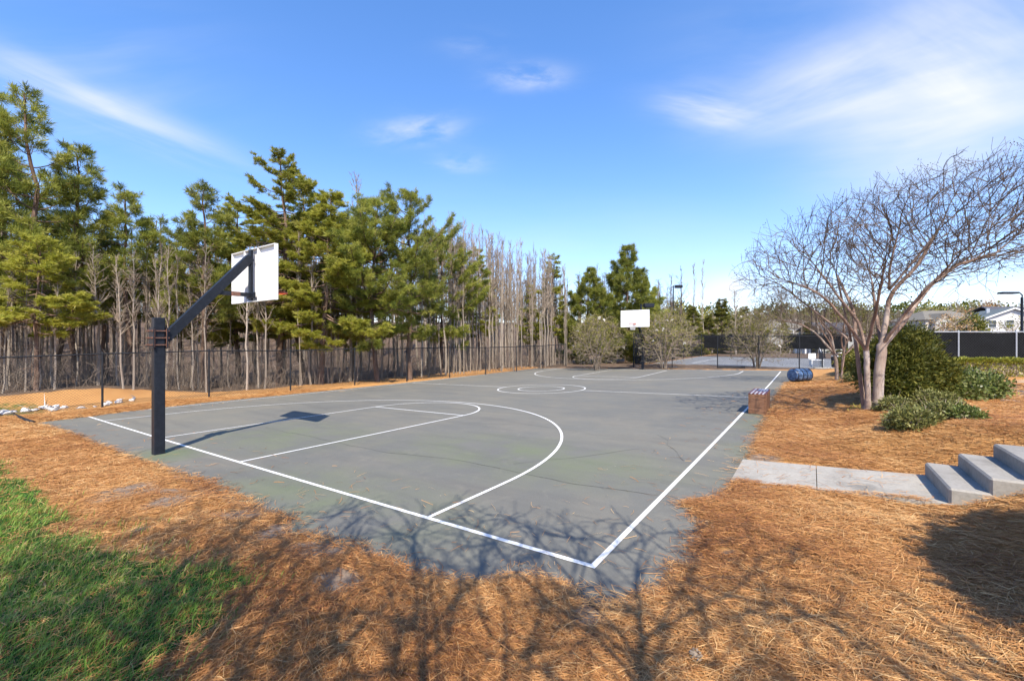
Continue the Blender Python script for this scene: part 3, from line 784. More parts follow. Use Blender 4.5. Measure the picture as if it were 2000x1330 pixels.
def make_pine(seed, h, crown0, rad, style='pine', dens=1., prof=None, trunk_r=None, lean=0., tuft_len=.27, mats=None, name='pine_tree', dead=.6, low=None):
    """pine: straight trunk, whorled limbs, brush-like needle tufts. Root at base."""
    rng = np.random.default_rng(seed)
    root = empty(name, (0, 0, 0))
    tm = MB(); cm = MB()
    tr = trunk_r or .011*h+.03
    zz = np.linspace(-.3, h, 14); f = np.clip(zz/h, 0, 1)
    wx = np.cumsum(rng.normal(0, .012*h, 14))*.5+lean*f**2*h; wy = np.cumsum(rng.normal(0, .012*h, 14))*.5
    wx -= wx[0]; wy -= wy[0]
    tube(tm, np.stack([wx, wy, zz], 1), tr*(1-f*.92)+.012, 7)
    def tp(z): return np.array([np.interp(z, zz, wx), np.interp(z, zz, wy), z])
    prof = prof or (lambda t: (1-t)**.7*(.35+.65*min(1, t/.18)))
    TP = []; TD = []; TT = []
    z = crown0*h
    ph = rng.uniform(0, 6)
    while z < h*.985:
        t = min(1., max(0., (z/h-crown0)/(1-crown0)))
        for k in range(rng.integers(3, 6)):
            ph += 2.4+rng.normal(0, .35)
            L = rad*prof(t)*rng.uniform(.55, 1.15)
            if rng.random() < .2: continue
            L = max(L, .35)
            el = (-.1+.9*t if style != 'cedar' else -.08+.7*t**1.5)+rng.normal(0, .12)
            a = np.array([math.cos(ph)*math.cos(el), math.sin(ph)*math.cos(el), math.sin(el)])
            n = 6; s = np.linspace(0, 1, n)
            curve = (.25 if style != 'cedar' else .06)*L
            P = tp(z)+a*L*s[:, None]+np.array([0, 0, 1.])*(curve*s**2.2-(.1*L*np.sin(s*3.1)))[:, None]+np.cumsum(rng.normal(0, .03*L, (n, 3)), 0)*.6
            rb = max(.008, .012*L+.006)
            tube(tm, P, rb*(1-.75*s)+.003, 4)
            # side shoots
            ns = int(2+L*(4.2 if style != 'cedar' else 6.2)*dens)
            side = np.cross(a, [0, 0, 1.]); side /= np.linalg.norm(side)
            for j in range(ns):
                u = rng.uniform(.42, 1.); q = np.array([np.interp(u, s, P[:, i]) for i in range(3)])
                sg = 1 if j % 2 else -1
                l2 = L*.36*(1.15-u)+rng.uniform(.1, .3)
                d2 = a*rng.uniform(.4, 1.)+side*sg*rng.uniform(.3, 1.1)+np.array([0, 0, rng.uniform(-.15, .5) if style != 'cedar' else rng.uniform(-.2, .25)])
                d2 /= np.linalg.norm(d2); e = q+d2*l2
                tube(tm, [q, (q+e)/2+np.array([0, 0, -.02]), e], [.006, .005, .003], 3)
                tt = np.clip(rng.normal(.5, .2), 0, 1)
                m_ = 1+int(l2/(.17 if style != 'cedar' else .1))
                for w in range(m_):
                    TP.append(e-d2*l2*w/m_*.85+rng.normal(0, .03, 3)); TD.append(d2+np.array([0, 0, .35 if style != 'cedar' else .05])); TT.append(tt+rng.normal(0, .1))
            for w in range(2): TP.append(P[-1]-a*.1*w); TD.append(a+np.array([0, 0, .6])); TT.append(rng.uniform(.4, .9))
        z += rng.uniform(.26, .5)*(h/10)**.5/max(.6, dens**.5)
    # dead stubs below the crown
    z = .12*h
    while z < crown0*h:
        ph += 2.4; L = rng.uniform(.3, 1.)*dead*rad*.6
        a = np.array([math.cos(ph), math.sin(ph), rng.uniform(-.3, .3)]); s = np.linspace(0, 1, 4)
        P = tp(z)+a*L*s[:, None]+np.cumsum(rng.normal(0, .05*L, (4, 3)), 0); tube(tm, P, .012*(1-.8*s)+.002, 3)
        for _ in range(2):
            u = rng.uniform(.3, .9); q = tp(z)+a*L*u; e = q+(a+rng.normal(0, .5, 3))*L*.4; tube(tm, [q, e], [.005, .002], 3)
        z += rng.uniform(.15, .4)
    TP = np.array(TP); TD = np.array(TD); TT = np.clip(np.array(TT), 0, 1)
    nb = 24 if style != 'cedar' else 20
    k = len(TP); pos = np.repeat(TP, nb, 0); d = np.repeat(TD/np.linalg.norm(TD, axis=1)[:, None], nb, 0)
    if style == 'cedar':
        sp = rng.normal(0, .75, (k*nb, 3)); sp[:, 2] *= .45; d = d+sp
        ln = rng.uniform(.5, 1.15, k*nb)*tuft_len*.75
    else:
        d = d*.75+rng.normal(0, .62, (k*nb, 3)); ln = rng.uniform(.65, 1.15, k*nb)*tuft_len
    pos = pos+rng.normal(0, .02, pos.shape)
    leaf_quads(cm, pos, d, ln, tuft_len*(.075 if style != 'cedar' else .085), np.clip(np.repeat(TT, nb)+rng.normal(0, .13, k*nb), 0, 1), rng)
    m1 = tm.obj('trunk', M['bark_pine'], root); m2 = cm.obj('crown', M[mats or ('pine' if style != 'cedar' else 'pine_yellow')], root)
    return root, [m1, m2]
def place(rk, u, d, ztop, h, rz, label, group=None, cat='tree', first=True):
    root, kids = rk
    p = at(u, 665, d); z0 = float(H(p[0], p[1])); s = (ztop-z0)/h
    if first:
        root.location = (p[0], p[1], z0); root.rotation_euler.z = rz; root.scale = (s,)*3
        tag(root, label, cat, group); return root
    return copy_of(root, kids, (p[0], p[1], z0), rz, s, label, group)
def ztop(v, d): return CZ+(665-v)*d/FPX
conic = lambda t: (1-t)**.85*(.5+.5*min(1, t/.1))
oval = lambda t: max(.12, math.sin(math.pi*min(1, (t*.82+.18)))**.7)
G1 = 'evergreens at the edge of the woods'
def T(*a, **k): return make_pine(*a, **k)
lob = lambda t: max(.1, (1-t)**.8*(.6+.4*min(1, t/.15)))
P1 = T(1, 10.5, .26, 2.5, dens=.95, prof=lob, trunk_r=.14)
place(P1, 66, 17.5, ztop(190, 17.5), 10.5, 0, 'tallest dark green pine at the left edge with open bushy top above all its neighbours', G1)
P2 = T(2, 9, .3, 2.3, dens=1.0, prof=lob, trunk_r=.12)
place(P2, 150, 18.6, ztop(300, 18.6), 9, 1., 'dense dark pine just right of the tallest pine at the left edge', G1)
place(P1, -40, 17.5, ztop(178, 17.5), 10.5, 2.4, 'dark pine cut off by the left border of the view', G1, first=False)
place(P2, 12, 20.5, ztop(300, 20.5), 9, 3.1, 'dark pine standing behind the two tall pines at the left edge', G1, first=False)
place(P2, -150, 17.5, ztop(290, 17.5), 9, 5.2, 'dark pine beyond the left border, farther left than the cut off one', G1, first=False)
place(P1, -270, 18, ztop(230, 18), 10.5, 1.2, 'tall pine well beyond the left border by the fence', G1, first=False)
P3 = T(3, 6.0, .4, 2.3, style='cedar', dens=1.15, mats='pine_yellow', trunk_r=.08)
place(P3, 75, 15.6, ztop(470, 15.6), 6.0, .5, 'small yellow green conifer low in front of the tall pines at the left edge', G1)
P4 = T(4, 8.5, .42, 1.9, dens=1.0, prof=lob, trunk_r=.1)
place(P4, 247, 19.5, ztop(372, 19.5), 8.5, .2, 'slender pine with thin open crown left of the near hoop pole', G1)
place(P4, 300, 22, ztop(430, 22), 8.5, 2.2, 'short thin pine standing behind the near hoop pole', G1, first=False)
P5 = T(5, 9, .36, 2.3, dens=1.1, prof=lob, trunk_r=.12)
place(P5, 405, 20.5, ztop(372, 20.5), 9, .7, 'bright green pine with bare tan trunk rising behind the slanting hoop arm', G1)
P6 = T(6, 11.5, .24, 3.8, style='cedar', dens=1.4, mats='pine_yellow', prof=lambda t: max(.16, (1-t)**.6*(.6+.4*min(1, t/.15))))
place(P6, 540, 23, ztop(302, 23), 11.5, .2, 'tall yellow green conifer with layered boughs above the near backboard', G1)
P7 = T(7, 9.5, .22, 3.6, style='cedar', dens=1.45, mats='pine_yellow')
place(P7, 628, 21.5, ztop(385, 21.5), 9.5, 2.0, 'broad yellow green conifer just right of the near backboard with low drooping boughs', G1)
place(P6, 470, 25, ztop(400, 25), 11.5, 3.3, 'yellow green conifer partly hidden behind the near backboard', G1, first=False)
P8 = T(8, 9.5, .24, 2.9, dens=1.2, prof=oval, trunk_r=.13)
place(P8, 738, 22.5, ztop(400, 22.5), 9.5, 1.0, 'bushy mid green pine, left one of the pair in mid woods edge', G1)
P9 = T(9, 10, .24, 2.7, dens=1.0, prof=oval, trunk_r=.14)
place(P9, 800, 23.5, ztop(382, 23.5), 10, .3, 'big mid green pine at the right of the pair, last before the bare grey trees', G1)
place(P8, 862, 29, ztop(470, 29), 9.5, 2.6, 'narrow green pine tucked against the left of the bare grey trees', G1, first=False)
place(P2, 112, 21, ztop(405, 21), 9, 4.0, 'pine filling the gap behind the yellow green conifer at left', G1, first=False)
place(P4, 205, 20.5, ztop(455, 20.5), 8.5, 3.9, 'short pine with dark trunk left of the slender pine', G1, first=False)
place(P5, 345, 24, ztop(455, 24), 9, 2.7, 'pine half hidden behind the slanting arm of the near hoop', G1, first=False)
place(P7, 690, 25.5, ztop(430, 25.5), 9.5, 4.2, 'yellow green conifer between the backboard conifer and the green pair', G1, first=False)
place(P6, 590, 27, ztop(352, 27), 11.5, 1.9, 'yellow green conifer standing behind the tallest one above the near backboard', G1, first=False)
P10 = T(10, 8.5, .3, 1.6, style='cedar', dens=.9, mats='pine_yellow', prof=conic)
place(P10, 940, 33, ztop(492, 33), 8.5, 0., 'thin olive conifer hidden among the tall bare grey trees', G1)
place(P10, 1072, 37, ztop(505, 37), 8.5, 2., 'pointed olive conifer near the right end of the bare grey trees', G1, first=False)
place(P10, 1035, 36, ztop(560, 36), 8.5, 4., 'short olive conifer low among the bare grey trees', G1, first=False)
P11 = T(11, 9, .05, 3.9, tuft_len=.36, dens=1.4, prof=conic, trunk_r=.13)
place(P11, 1222, 40, ztop(488, 40), 9, .4, 'large cone shaped dense green pine behind the far hoop', G1)
place(P11, 1148, 39, ztop(528, 39), 9, 2., 'smaller dense pine left of the cone shaped pine behind the far hoop', G1, first=False)
place(P11, 1262, 43, ztop(545, 43), 9, 4., 'green pine peeking out right behind the cone shaped pine', G1, first=False)
P12 = T(12, 6, .03, 2.3, style='cedar', tuft_len=.34, dens=1.1, prof=conic, mats='cedar')
G2 = 'conifers beyond the tennis court'
for i, (u, v, d, lb) in enumerate([(1352, 600, 56, 'green conifer left of the tall ivy clad stems beyond the tennis court'), (1412, 588, 58, 'dark green cone shaped conifer beyond the tennis court windscreen'),
        (1318, 612, 55, 'low green conifer below the small court lamp'), (1452, 602, 60, 'green conifer showing over the third flowering bush'), (1480, 606, 60, 'yellowish conifer right behind the third flowering bush'),
        (1530, 628, 64, 'low green conifer behind the tennis court near the tall dark poles'), (1578, 632, 62, 'round green conifer between the tall dark poles'), (1385, 618, 57, 'small conifer between two taller ones beyond the tennis court'),
        (1625, 640, 60, 'green conifer behind the second myrtle trunk')]):
    place(P12, u, d, ztop(v, d), 6, i*1.3, lb, G2, first=(i == 0))

# bare slender woodland trees
def make_bare(seed, spread=.2, nbr=34, ang=.95, r0=.0085):
    rng = np.random.default_rng(seed)
    root = empty('bare_tree', (0, 0, 0)); tm = MB(); cm = MB()
    zz = np.linspace(-.03, 1, 10); wx = np.cumsum(rng.normal(0, .007, 10)); wy = np.cumsum(rng.normal(0, .007, 10)); wx -= wx[0]; wy -= wy[0]
    tube(tm, np.stack([wx, wy, zz], 1), r0*(1-np.clip(zz, 0, 1)*.9)+.0006, 5)
    for _ in range(nbr):
        t = rng.uniform(.3, .97)**.75; ph = rng.uniform(0, 6.28); L = spread*(1.1-t)*rng.uniform(.5, 1.2)+.03
        el = ang+rng.normal(0, .2); a = np.array([math.cos(ph)*math.cos(el), math.sin(ph)*math.cos(el), math.sin(el)])
        o = np.array([np.interp(t, zz, wx), np.interp(t, zz, wy), t]); s = np.linspace(0, 1, 4)
        P = o+a*L*s[:, None]+np.cumsum(rng.normal(0, .05*L, (4, 3)), 0)+np.array([0, 0, .12*L])*(s**2)[:, None]
        tube(cm, P, .0032*(1-t*.55)*(1-.75*s)+.0005, 3)
        for j in range(rng.integers(3, 7)):
            u = rng.uniform(.25, 1); q = np.array([np.interp(u, s, P[:, i]) for i in range(3)])
            d = a+rng.normal(0, .6, 3)+np.array([0, 0, .2]); d /= np.linalg.norm(d); l = L*rng.uniform(.2, .5)
            tube(cm, [q, q+d*l*.5, q+(d+rng.normal(0, .2, 3))*l], [.0012, .001, .0005], 3)
    a_ = tm.obj('trunk', M['bark_pale'], root); b_ = cm.obj('branches', M['bark_grey'], root)
    return root, [a_, b_]
bare = [make_bare(100+i, spread=[.13, .17, .1, .2, .12, .14, .16, .1][i], nbr=[38, 44, 30, 50, 34, 40, 44, 28][i], ang=[1.1, 1.0, 1.2, .8, 1.12, 1.05, 1.0, 1.2][i], r0=[.009, .01, .007, .011, .008, .009, .0075, .0065][i]) for i in range(8)]
rb = np.random.default_rng(5); first_used = [False]*8
LB = 'slender leafless tree with pale grey bark in the woods behind the fence'
GB = 'bare trees of the woods behind the fence'
def fdepth(u):
    """forward distance of the left fence at photo column u"""
    a, b = (-10.04, .8), (-6.75, 27.15)
    r = FW+RT*(u-1000)/FPX; e = (b[0]-a[0], b[1]-a[1])
    den = r[0]*e[1]-r[1]*e[0]; t = ((a[0]-CX)*e[1]-(a[1]-CY)*e[0])/den
    return t
topx = [-80, 150, 320, 600, 860, 915, 1000, 1060, 1115]; topy = [470, 480, 470, 440, 420, 432, 462, 480, 530]
cnt = 0
while cnt < 290:
    u = rb.uniform(-230, 890) if cnt % 5 < 3 else rb.uniform(880, 1112)
    d = fdepth(u)+1.0+abs(rb.normal(0, 1))*6.5+(.8 if u < 880 else 0)
    if d > 60: continue
    v = np.interp(u, topx, topy)+abs(rb.normal(0, 1))*45
    p = at(u, 665, d)
    if p[0] > float(fence_x(p[1]))-.6 and p[1] < 27.3: continue
    k = int(rb.integers(8)); h = ztop(v, d)-float(H(p[0], p[1]))
    if h < 2.5: continue
    rz = rb.uniform(0, 6.28); loc = (p[0], p[1], float(H(p[0], p[1])))
    w = rb.uniform(.55, 1.0)*(.8 if u > 880 else 1)
    if not first_used[k]:
        r_ = bare[k][0]; r_.location = loc; r_.rotation_euler.z = rz; r_.scale = (h*w, h*w, h); tag(r_, LB, 'tree', GB); first_used[k] = True
    else: copy_of(bare[k][0], bare[k][1], loc, rz, (h*w, h*w, h), LB, GB)
    cnt += 1
# bare trees beyond the tennis court
LB2 = 'small leafless tree in the treeline beyond the tennis court'
for i in range(34):
    u = rb.uniform(1285, 1760); d = rb.uniform(58, 82); v = rb.uniform(596, 632); p = at(u, 665, d); z0 = float(H(p[0], p[1])); h = ztop(v, d)-z0
    copy_of(*bare[int(rb.integers(8))], (p[0], p[1], z0), rb.uniform(0, 6), (h*1.25, h*1.25, h), LB2, 'bare trees beyond the tennis court')
for u, v, lb in ((1352, 515, 'left one of the two tall stems rising above the treeline beyond the tennis court'), (1374, 508, 'right one of the two tall stems rising above the treeline beyond the tennis court'),
                 (1438, 565, 'crooked dark leafless tree over the third flowering bush'), (1525, 560, 'forked leafless tree left of the tall dark poles'), (703, 348, 'leafless tree top showing above the yellow green conifers'), (1286, 555, 'thin leafless stem right of the cone shaped pine')):
    d = 56 if u > 1000 else 25; p = at(u, 665, d); z0 = float(H(p[0], p[1])); h = ztop(v, d)-z0
    copy_of(*bare[{1352: 2, 1374: 7, 1438: 3, 1525: 3, 703: 1, 1286: 7}[u]], (p[0], p[1], z0), u, (h*(.75 if u < 1380 else 1.1),)*2+(h,), lb)
# ivy-like foliage on the two tall stems belongs to the far wood mass below
# undergrowth: thousands of thin stems and brambles
ug = MB(); ru = np.random.default_rng(31)
n_u = 0
while n_u < 4700:
    u = ru.uniform(-240, 1120); d = fdepth(u)+.6+(1.6 if u < 520 else .4)+abs(ru.normal(0, 1))*7
    p = at(u, 665, d)
    if p[0] > float(fence_x(p[1]))-.5 and p[1] < 27.3: continue
    z0 = float(base_h(p[0], p[1])); h = ru.gamma(1.5, .6)+.25; ln = ru.normal(0, .55, 2)*h
    s = np.linspace(0, 1, 4)
    P = np.stack([p[0]+ln[0]*s**1.6+ru.normal(0, .04, 4)*h, p[1]+ln[1]*s**1.6+ru.normal(0, .04, 4)*h, z0-.05+h*np.sin(s*1.45)], 1)
    t = ru.random()
    tube(ug, P, (.003+.007*ru.random()**3)*(1-.7*s)+.0015, 3, tint=t)
    for _ in range(2):
        a = P[2]+(P[3]-P[2])*ru.random(); tube(ug, [a, a+ru.normal(0, .22, 3)+np.array([0, 0, .12])], [.004, .002], 3, tint=t)
    n_u += 1
tag(ug.obj('undergrowth', M['brush']), 'tangled leafless brush filling the woods floor behind the fence', 'undergrowth', kind='stuff')
# far wood: one mass of low-detail bare crowns on the rising ground
def wood_mass(name, spots, label, seed, ev):
    rng = np.random.default_rng(seed); bt = MB(); 
    for (x, y, h) in spots:
        z0 = float(base_h(x, y)); bx = rng.normal(0, .02*h, 2)
        tube(bt, [(x, y, z0-.3), (x+bx[0], y+bx[1], z0+h*.5), (x+2*bx[0], y, z0+h)], [.015*h, .009*h, .002*h], 4)
        k = 46; t = rng.uniform(.25, 1, k); ph = rng.uniform(0, 6.28, k); L = (h*.26*(1.12-t)+.25)*rng.uniform(.6, 1.2, k)
        el = rng.normal(.8, .25, k); d = np.stack([np.cos(ph)*np.cos(el), np.sin(ph)*np.cos(el), np.sin(el)], 1)
        o = np.stack([x+bx[0]*2*t, y+bx[1]*2*t*0, z0+h*t], 1)
        o2 = np.concatenate([o]+[o+d*L[:, None]*f for f in (.4, .55, .7, .85)])
        d2 = np.concatenate([d]+[d+rng.normal(0, .6, (k, 3)) for _ in range(4)])
        L2 = np.concatenate([L]+[L*.55]*4); w2 = np.concatenate([np.full(k, .05)]+[np.full(k, .03)]*4)*(h/9)
        blades(bt, o2, d2, L2, w2, .5, rng)
    return bt
spots = []
rw = np.random.default_rng(77)
for _ in range(430):
    u = rw.uniform(-150, 1330); d = rw.uniform(40, 92) if u < 1000 else rw.uniform(52, 95); p = at(u, 665, d)
    if p[0] > -4 and p[1] < 52: continue
    spots.append((p[0], p[1], rw.uniform(8, 12.5)+(2.5 if u < 860 else 0)))
tag(wood_mass('far_wood', spots, '', 3, 0).obj('far_wood', M['brush']), 'grey brown leafless wood on the rise behind the pines', 'wood', kind='stuff')
# distant treeline on the right, mixed colours
def crown_cloud(mb, c, r, k, ln, wd, rng, t0=.5):
    d = rng.normal(size=(k, 3)); d /= np.linalg.norm(d, axis=1)[:, None]; rr = rng.uniform(.45, 1., k)**.6
    lump = 1+.22*np.sin(d[:, 0]*5+c[0])+.18*np.sin(d[:, 2]*6+c[1])+.15*np.sin(d[:, 1]*7)
    pos = np.array(c)+d*np.array(r)*(rr*lump)[:, None]
    leaf_quads(mb, pos, d+rng.normal(0, .8, (k, 3)), ln*rng.uniform(.6, 1.2, k), wd, np.clip(rng.normal(t0, .22, k), 0, 1), rng)
ft = MB(); rf = np.random.default_rng(12)
for _ in range(95):
    u = rf.uniform(1285, 2120); d = rf.uniform(112, 150); p = at(u, 665, d); v = rf.uniform(590, 612)-(8 if 1800 < u < 1880 else 0)
    zt = ztop(v, d); r_ = rf.uniform(3., 5.5)
    crown_cloud(ft, (p[0], p[1], zt-r_*1.05), (r_, r_, r_*1.05), 420, .9, .5, rf, rf.uniform(.15, .75))
tag(ft.obj('treeline', M['cedar']), 'distant olive treeline on the horizon behind the houses', 'treeline', kind='stuff')
wsp = []
for _ in range(140):
    u = rf.uniform(1285, 2120); d = rf.uniform(92, 112); p = at(u, 665, d); wsp.append((p[0], p[1], rf.uniform(5.0, 8.)))
tag(wood_mass('brown_treeline', wsp, '', 8, 0).obj('bare_treeline', M['bark_grey']), 'distant brownish leafless treeline behind the houses', 'treeline', kind='stuff')

# ------------------------------------------------------------------ crape myrtles
def myrtle_skeleton(k=1., mir=1, dy=0.):
    P = lambda *pts: [(mir*x*k, y*k+dy*z*.1, z*k) for x, y, z in pts]
    return [(P((-.10, 0, -.15), (-.10, 0, .5), (-.14, 0, 1.3)), None),
            (P((-.14, 0, 1.3), (-.6, -.1, 1.85), (-1.15, -.2, 2.4), (-1.6, -.3, 2.62), (-2.3, -.3, 2.85)), 0),
            (P((-.14, 0, 1.3), (-.2, .1, 1.9), (-.55, .3, 2.55), (-.95, .5, 3.3)), 0),
            (P((-.03, .16, -.15), (-.1, .2, .7), (-.18, .22, 1.4), (.0, .5, 2.2), (-.1, .9, 3.1)), None),
            (P((-.18, .22, 1.4), (-.5, .7, 2.0), (-1.1, 1.1, 2.7)), 3),
            (P((.12, 0, -.15), (.13, 0, .7), (.2, 0, 1.4)), None),
            (P((.2, 0, 1.4), (.3, 0, 2.0), (.36, 0, 2.5), (.75, -.2, 3.05), (1.05, -.3, 3.7)), 5),
            (P((.2, 0, 1.4), (.55, -.1, 1.9), (1.1, -.1, 2.65), (1.8, 0, 3.15), (2.6, 0, 3.35)), 5),
            (P((.36, 0, 2.5), (.1, -.3, 3.0), (.15, -.5, 3.9)), 6),
            (P((.2, 0, 1.4), (.5, .5, 2.1), (1.0, 1.2, 2.9)), 5),
            (P((.2, 0, 1.4), (.35, -.5, 2.2), (.6, -1.1, 3.0)), 5),
            (P((-.14, 0, 1.3), (-.35, -.5, 2.1), (-.7, -1.1, 2.9)), 0)]
xt = [-2.9, -2.3, -1.8, -1.1, 0, 1, 2.1, 3.2, 4.4]; zt_ = [2.9, 3.5, 4.0, 4.3, 4.75, 5.2, 5.4, 5.25, 4.4]
xl = [-2.9, -2.0, -1.2, -.5, .6, 1.5, 3.9]; zl_ = [2.6, 2.5, 2.35, 2.2, 2.3, 2.75, 3.3]
def inside_main(c, mir=1, k=1.):
    x, y, z = mir*c[0]/k, c[1]/k, c[2]/k
    rr = math.hypot((x-.85)/3.65, y/2.4)
    if rr > 1: return False
    top = np.interp(x, xt, zt_)-1.3*(abs(y)/2.5)**2; lowz = np.interp(x, xl, zl_)+.35*(abs(y)/2.5)
    return lowz < z < top
def make_myrtle(seed, natt, k=1., mir=1, pods=True, tip=.0029, expo=2.45, tr=.098):
    ND, par, rad = colonize(seed, myrtle_skeleton(k, mir), lambda c: inside_main(c, mir, k), ((-4.5*k, -2.7*k, 1.8*k), (4.5*k, 2.7*k, 6*k)), natt, step=.12*k, infl=1.2*k, kill=.16*k, tip=tip, expo=expo, tl=k*1.15, out=.45, up=.1, tw=2)
    # keep the trunks near their photographed thickness
    s = tr*k/max(rad[i] for i in range(len(ND)) if ND[i][2] < .6*k)
    rad = np.where(rad > .02, .02+(rad-.02)*min(1.6, max(.3, s)), rad)
    rad = rad*(1-.38*S(1.5*k, 3.2*k, ND[:, 2])*(rad > .012))
    for i in range(len(ND)):
        if ND[i][2] < .25*k and rad[i] > .03: rad[i] *= 1+.35*(1-max(0, ND[i][2])/(.25*k))
    root = empty('crape_myrtle', (0, 0, 0)); tm = MB(); cm = MB()
    lb_ = MB(); chains_to_tubes(tm, ND, par, rad, 10, rmin=.043); chains_to_tubes(lb_, ND, par, rad, 8, rmin=.013, rmax=.0435); chains_to_tubes(cm, ND, par, rad, 5, rmax=.0136)
    kids = [tm.obj('trunk', M['bark_myrtle'], root, True), lb_.obj('limbs', M['bark_limb'], root, True), cm.obj('twigs', M['bark_twig'], root)]
    if pods:
        rng = np.random.default_rng(seed); pm = MB(); hk = set(par)
        tips = [i for i in range(len(ND)) if i not in hk and ND[i][2] > 2.4*k]
        for i in rng.choice(tips, min(len(tips), 420), replace=False):
            c = ND[i]; n = rng.integers(3, 8); d = rng.normal(size=(n, 3)); leaf_quads(pm, c+d*.035, d, .03, .022, .2, rng)
        kids.append(pm.obj('seed_pods', M['bark_twig'], root))
    return root, kids
mt = make_myrtle(21, 3500)
bp = at(1704, 810, 9.25)
mt[0].location = (bp[0], bp[1], float(H(bp[0], bp[1]))-.02); mt[0].rotation_euler.z = -YAW
tag(mt[0], 'big leafless crape myrtle with smooth tan trunks beside the right edge of the court', 'tree', 'crape myrtles')
p2 = at(1640, 750, 16.6)
copy_of(mt[0], mt[1], (p2[0], p2[1], float(H(p2[0], p2[1]))), -YAW+2.6, .7, 'second leafless crape myrtle standing farther back, half hidden by the big one', 'crape myrtles')
mt2 = make_myrtle(22, 3300, 1.25, -1, pods=True, tip=.0052, expo=2.5, tr=.062)
mt2[0].location = (10.7, -4.9, float(H(10.7, -4.9))); mt2[0].rotation_euler.z = -YAW+.3
tag(mt2[0], 'leafless crape myrtle behind the viewpoint whose branch shadows fall on the near court corner', 'tree', 'crape myrtles')
copy_of(mt2[0], mt2[1], (9.1, -7.2, float(H(9.1, -7.2))), 1.9, 1.0, 'leafless crape myrtle behind the viewpoint whose shadow darkens the straw at lower left', 'crape myrtles')

# ------------------------------------------------------------------ flowering bushes behind the far baseline
def make_bush(seed):
    rng = np.random.default_rng(seed)
    sk = []
    for i in range(7):
        a = i*2*math.pi/7+rng.normal(0, .25); r = rng.uniform(.35, .9)
        sk.append(([(.12*math.cos(a), .12*math.sin(a), -.1), (.3*r*math.cos(a), .3*r*math.sin(a), .6), (.8*r*math.cos(a), .8*r*math.sin(a), 1.3+.4*(1-r))], None))
    def ins(c):
        x, y, z = c
        if z < .35: return False
        return (math.hypot(x, y)/1.75)**2+((z-1.75)/1.75)**2 < 1
    ND, par, rad = colonize(seed, sk, ins, ((-1.8, -1.8, .3), (1.8, 1.8, 3.5)), 2000, step=.11, infl=1.1, kill=.14, tip=.0036, expo=2.5, up=.1, tl=.8, tw=2)
    root = empty('flowering_bush', (0, 0, 0)); tm = MB(); lm = MB(); fl = []
    chains_to_tubes(tm, ND, par, rad*1.1, 6)
    tips = ND[[i for i in range(len(ND)) if i not in set(par)]]
    k = len(tips)
    rr = np.repeat(tips, 3, 0)+rng.normal(0, .09, (3*k, 3)); keep = rng.random(3*k) < np.clip((rr[:, 2]-.2)/2.6, .1, 1)*.95
    leaf_quads(lm, rr[keep], rng.normal(size=(keep.sum(), 3))+np.array([0, 0, .4]), .09, .042, np.clip(rng.normal(.5, .25, keep.sum()), 0, 1), rng)
    for c in tips[rng.choice(k, 9, replace=False)]:
        fm = MB(); d = rng.normal(size=(9, 3))+np.array([0, 0, .5]); leaf_quads(fm, np.repeat(c[None], 9, 0), d, .12, .06, .5, rng); fl.append(fm)
    return root, [tm.obj('branches', M['bark_grey'], root), lm.obj('crown', M['bud'], root)]+[f_.obj('flower', M['petal'], root) for f_ in fl]
b1 = make_bush(41); b2 = make_bush(43)
for rk, u, v, d, tp, lb, f in ((b1, 1166, 718, 29.0, 612, 'leftmost of the three twiggy bushes behind the far baseline, beside the end of the fence', 1), (b2, 1297, 720, 28.2, 606, 'twiggy bush with white blossoms just right of the far hoop pole', 1),
                            (b1, 1478, 722, 27.4, 604, 'twiggy pale stemmed bush in front of the tennis court, rightmost of three', 0)):
    p = at(u, v, d); z0 = float(base_h(p[0], p[1])); s = (ztop(tp, d)-z0)/3.55
    if f: rk[0].location = (p[0], p[1], z0); rk[0].scale = (s,)*3; rk[0].rotation_euler.z = u; tag(rk[0], lb, 'bush', 'flowering bushes')
    else: copy_of(*rk, (p[0], p[1], z0), 2., s, lb, 'flowering bushes')

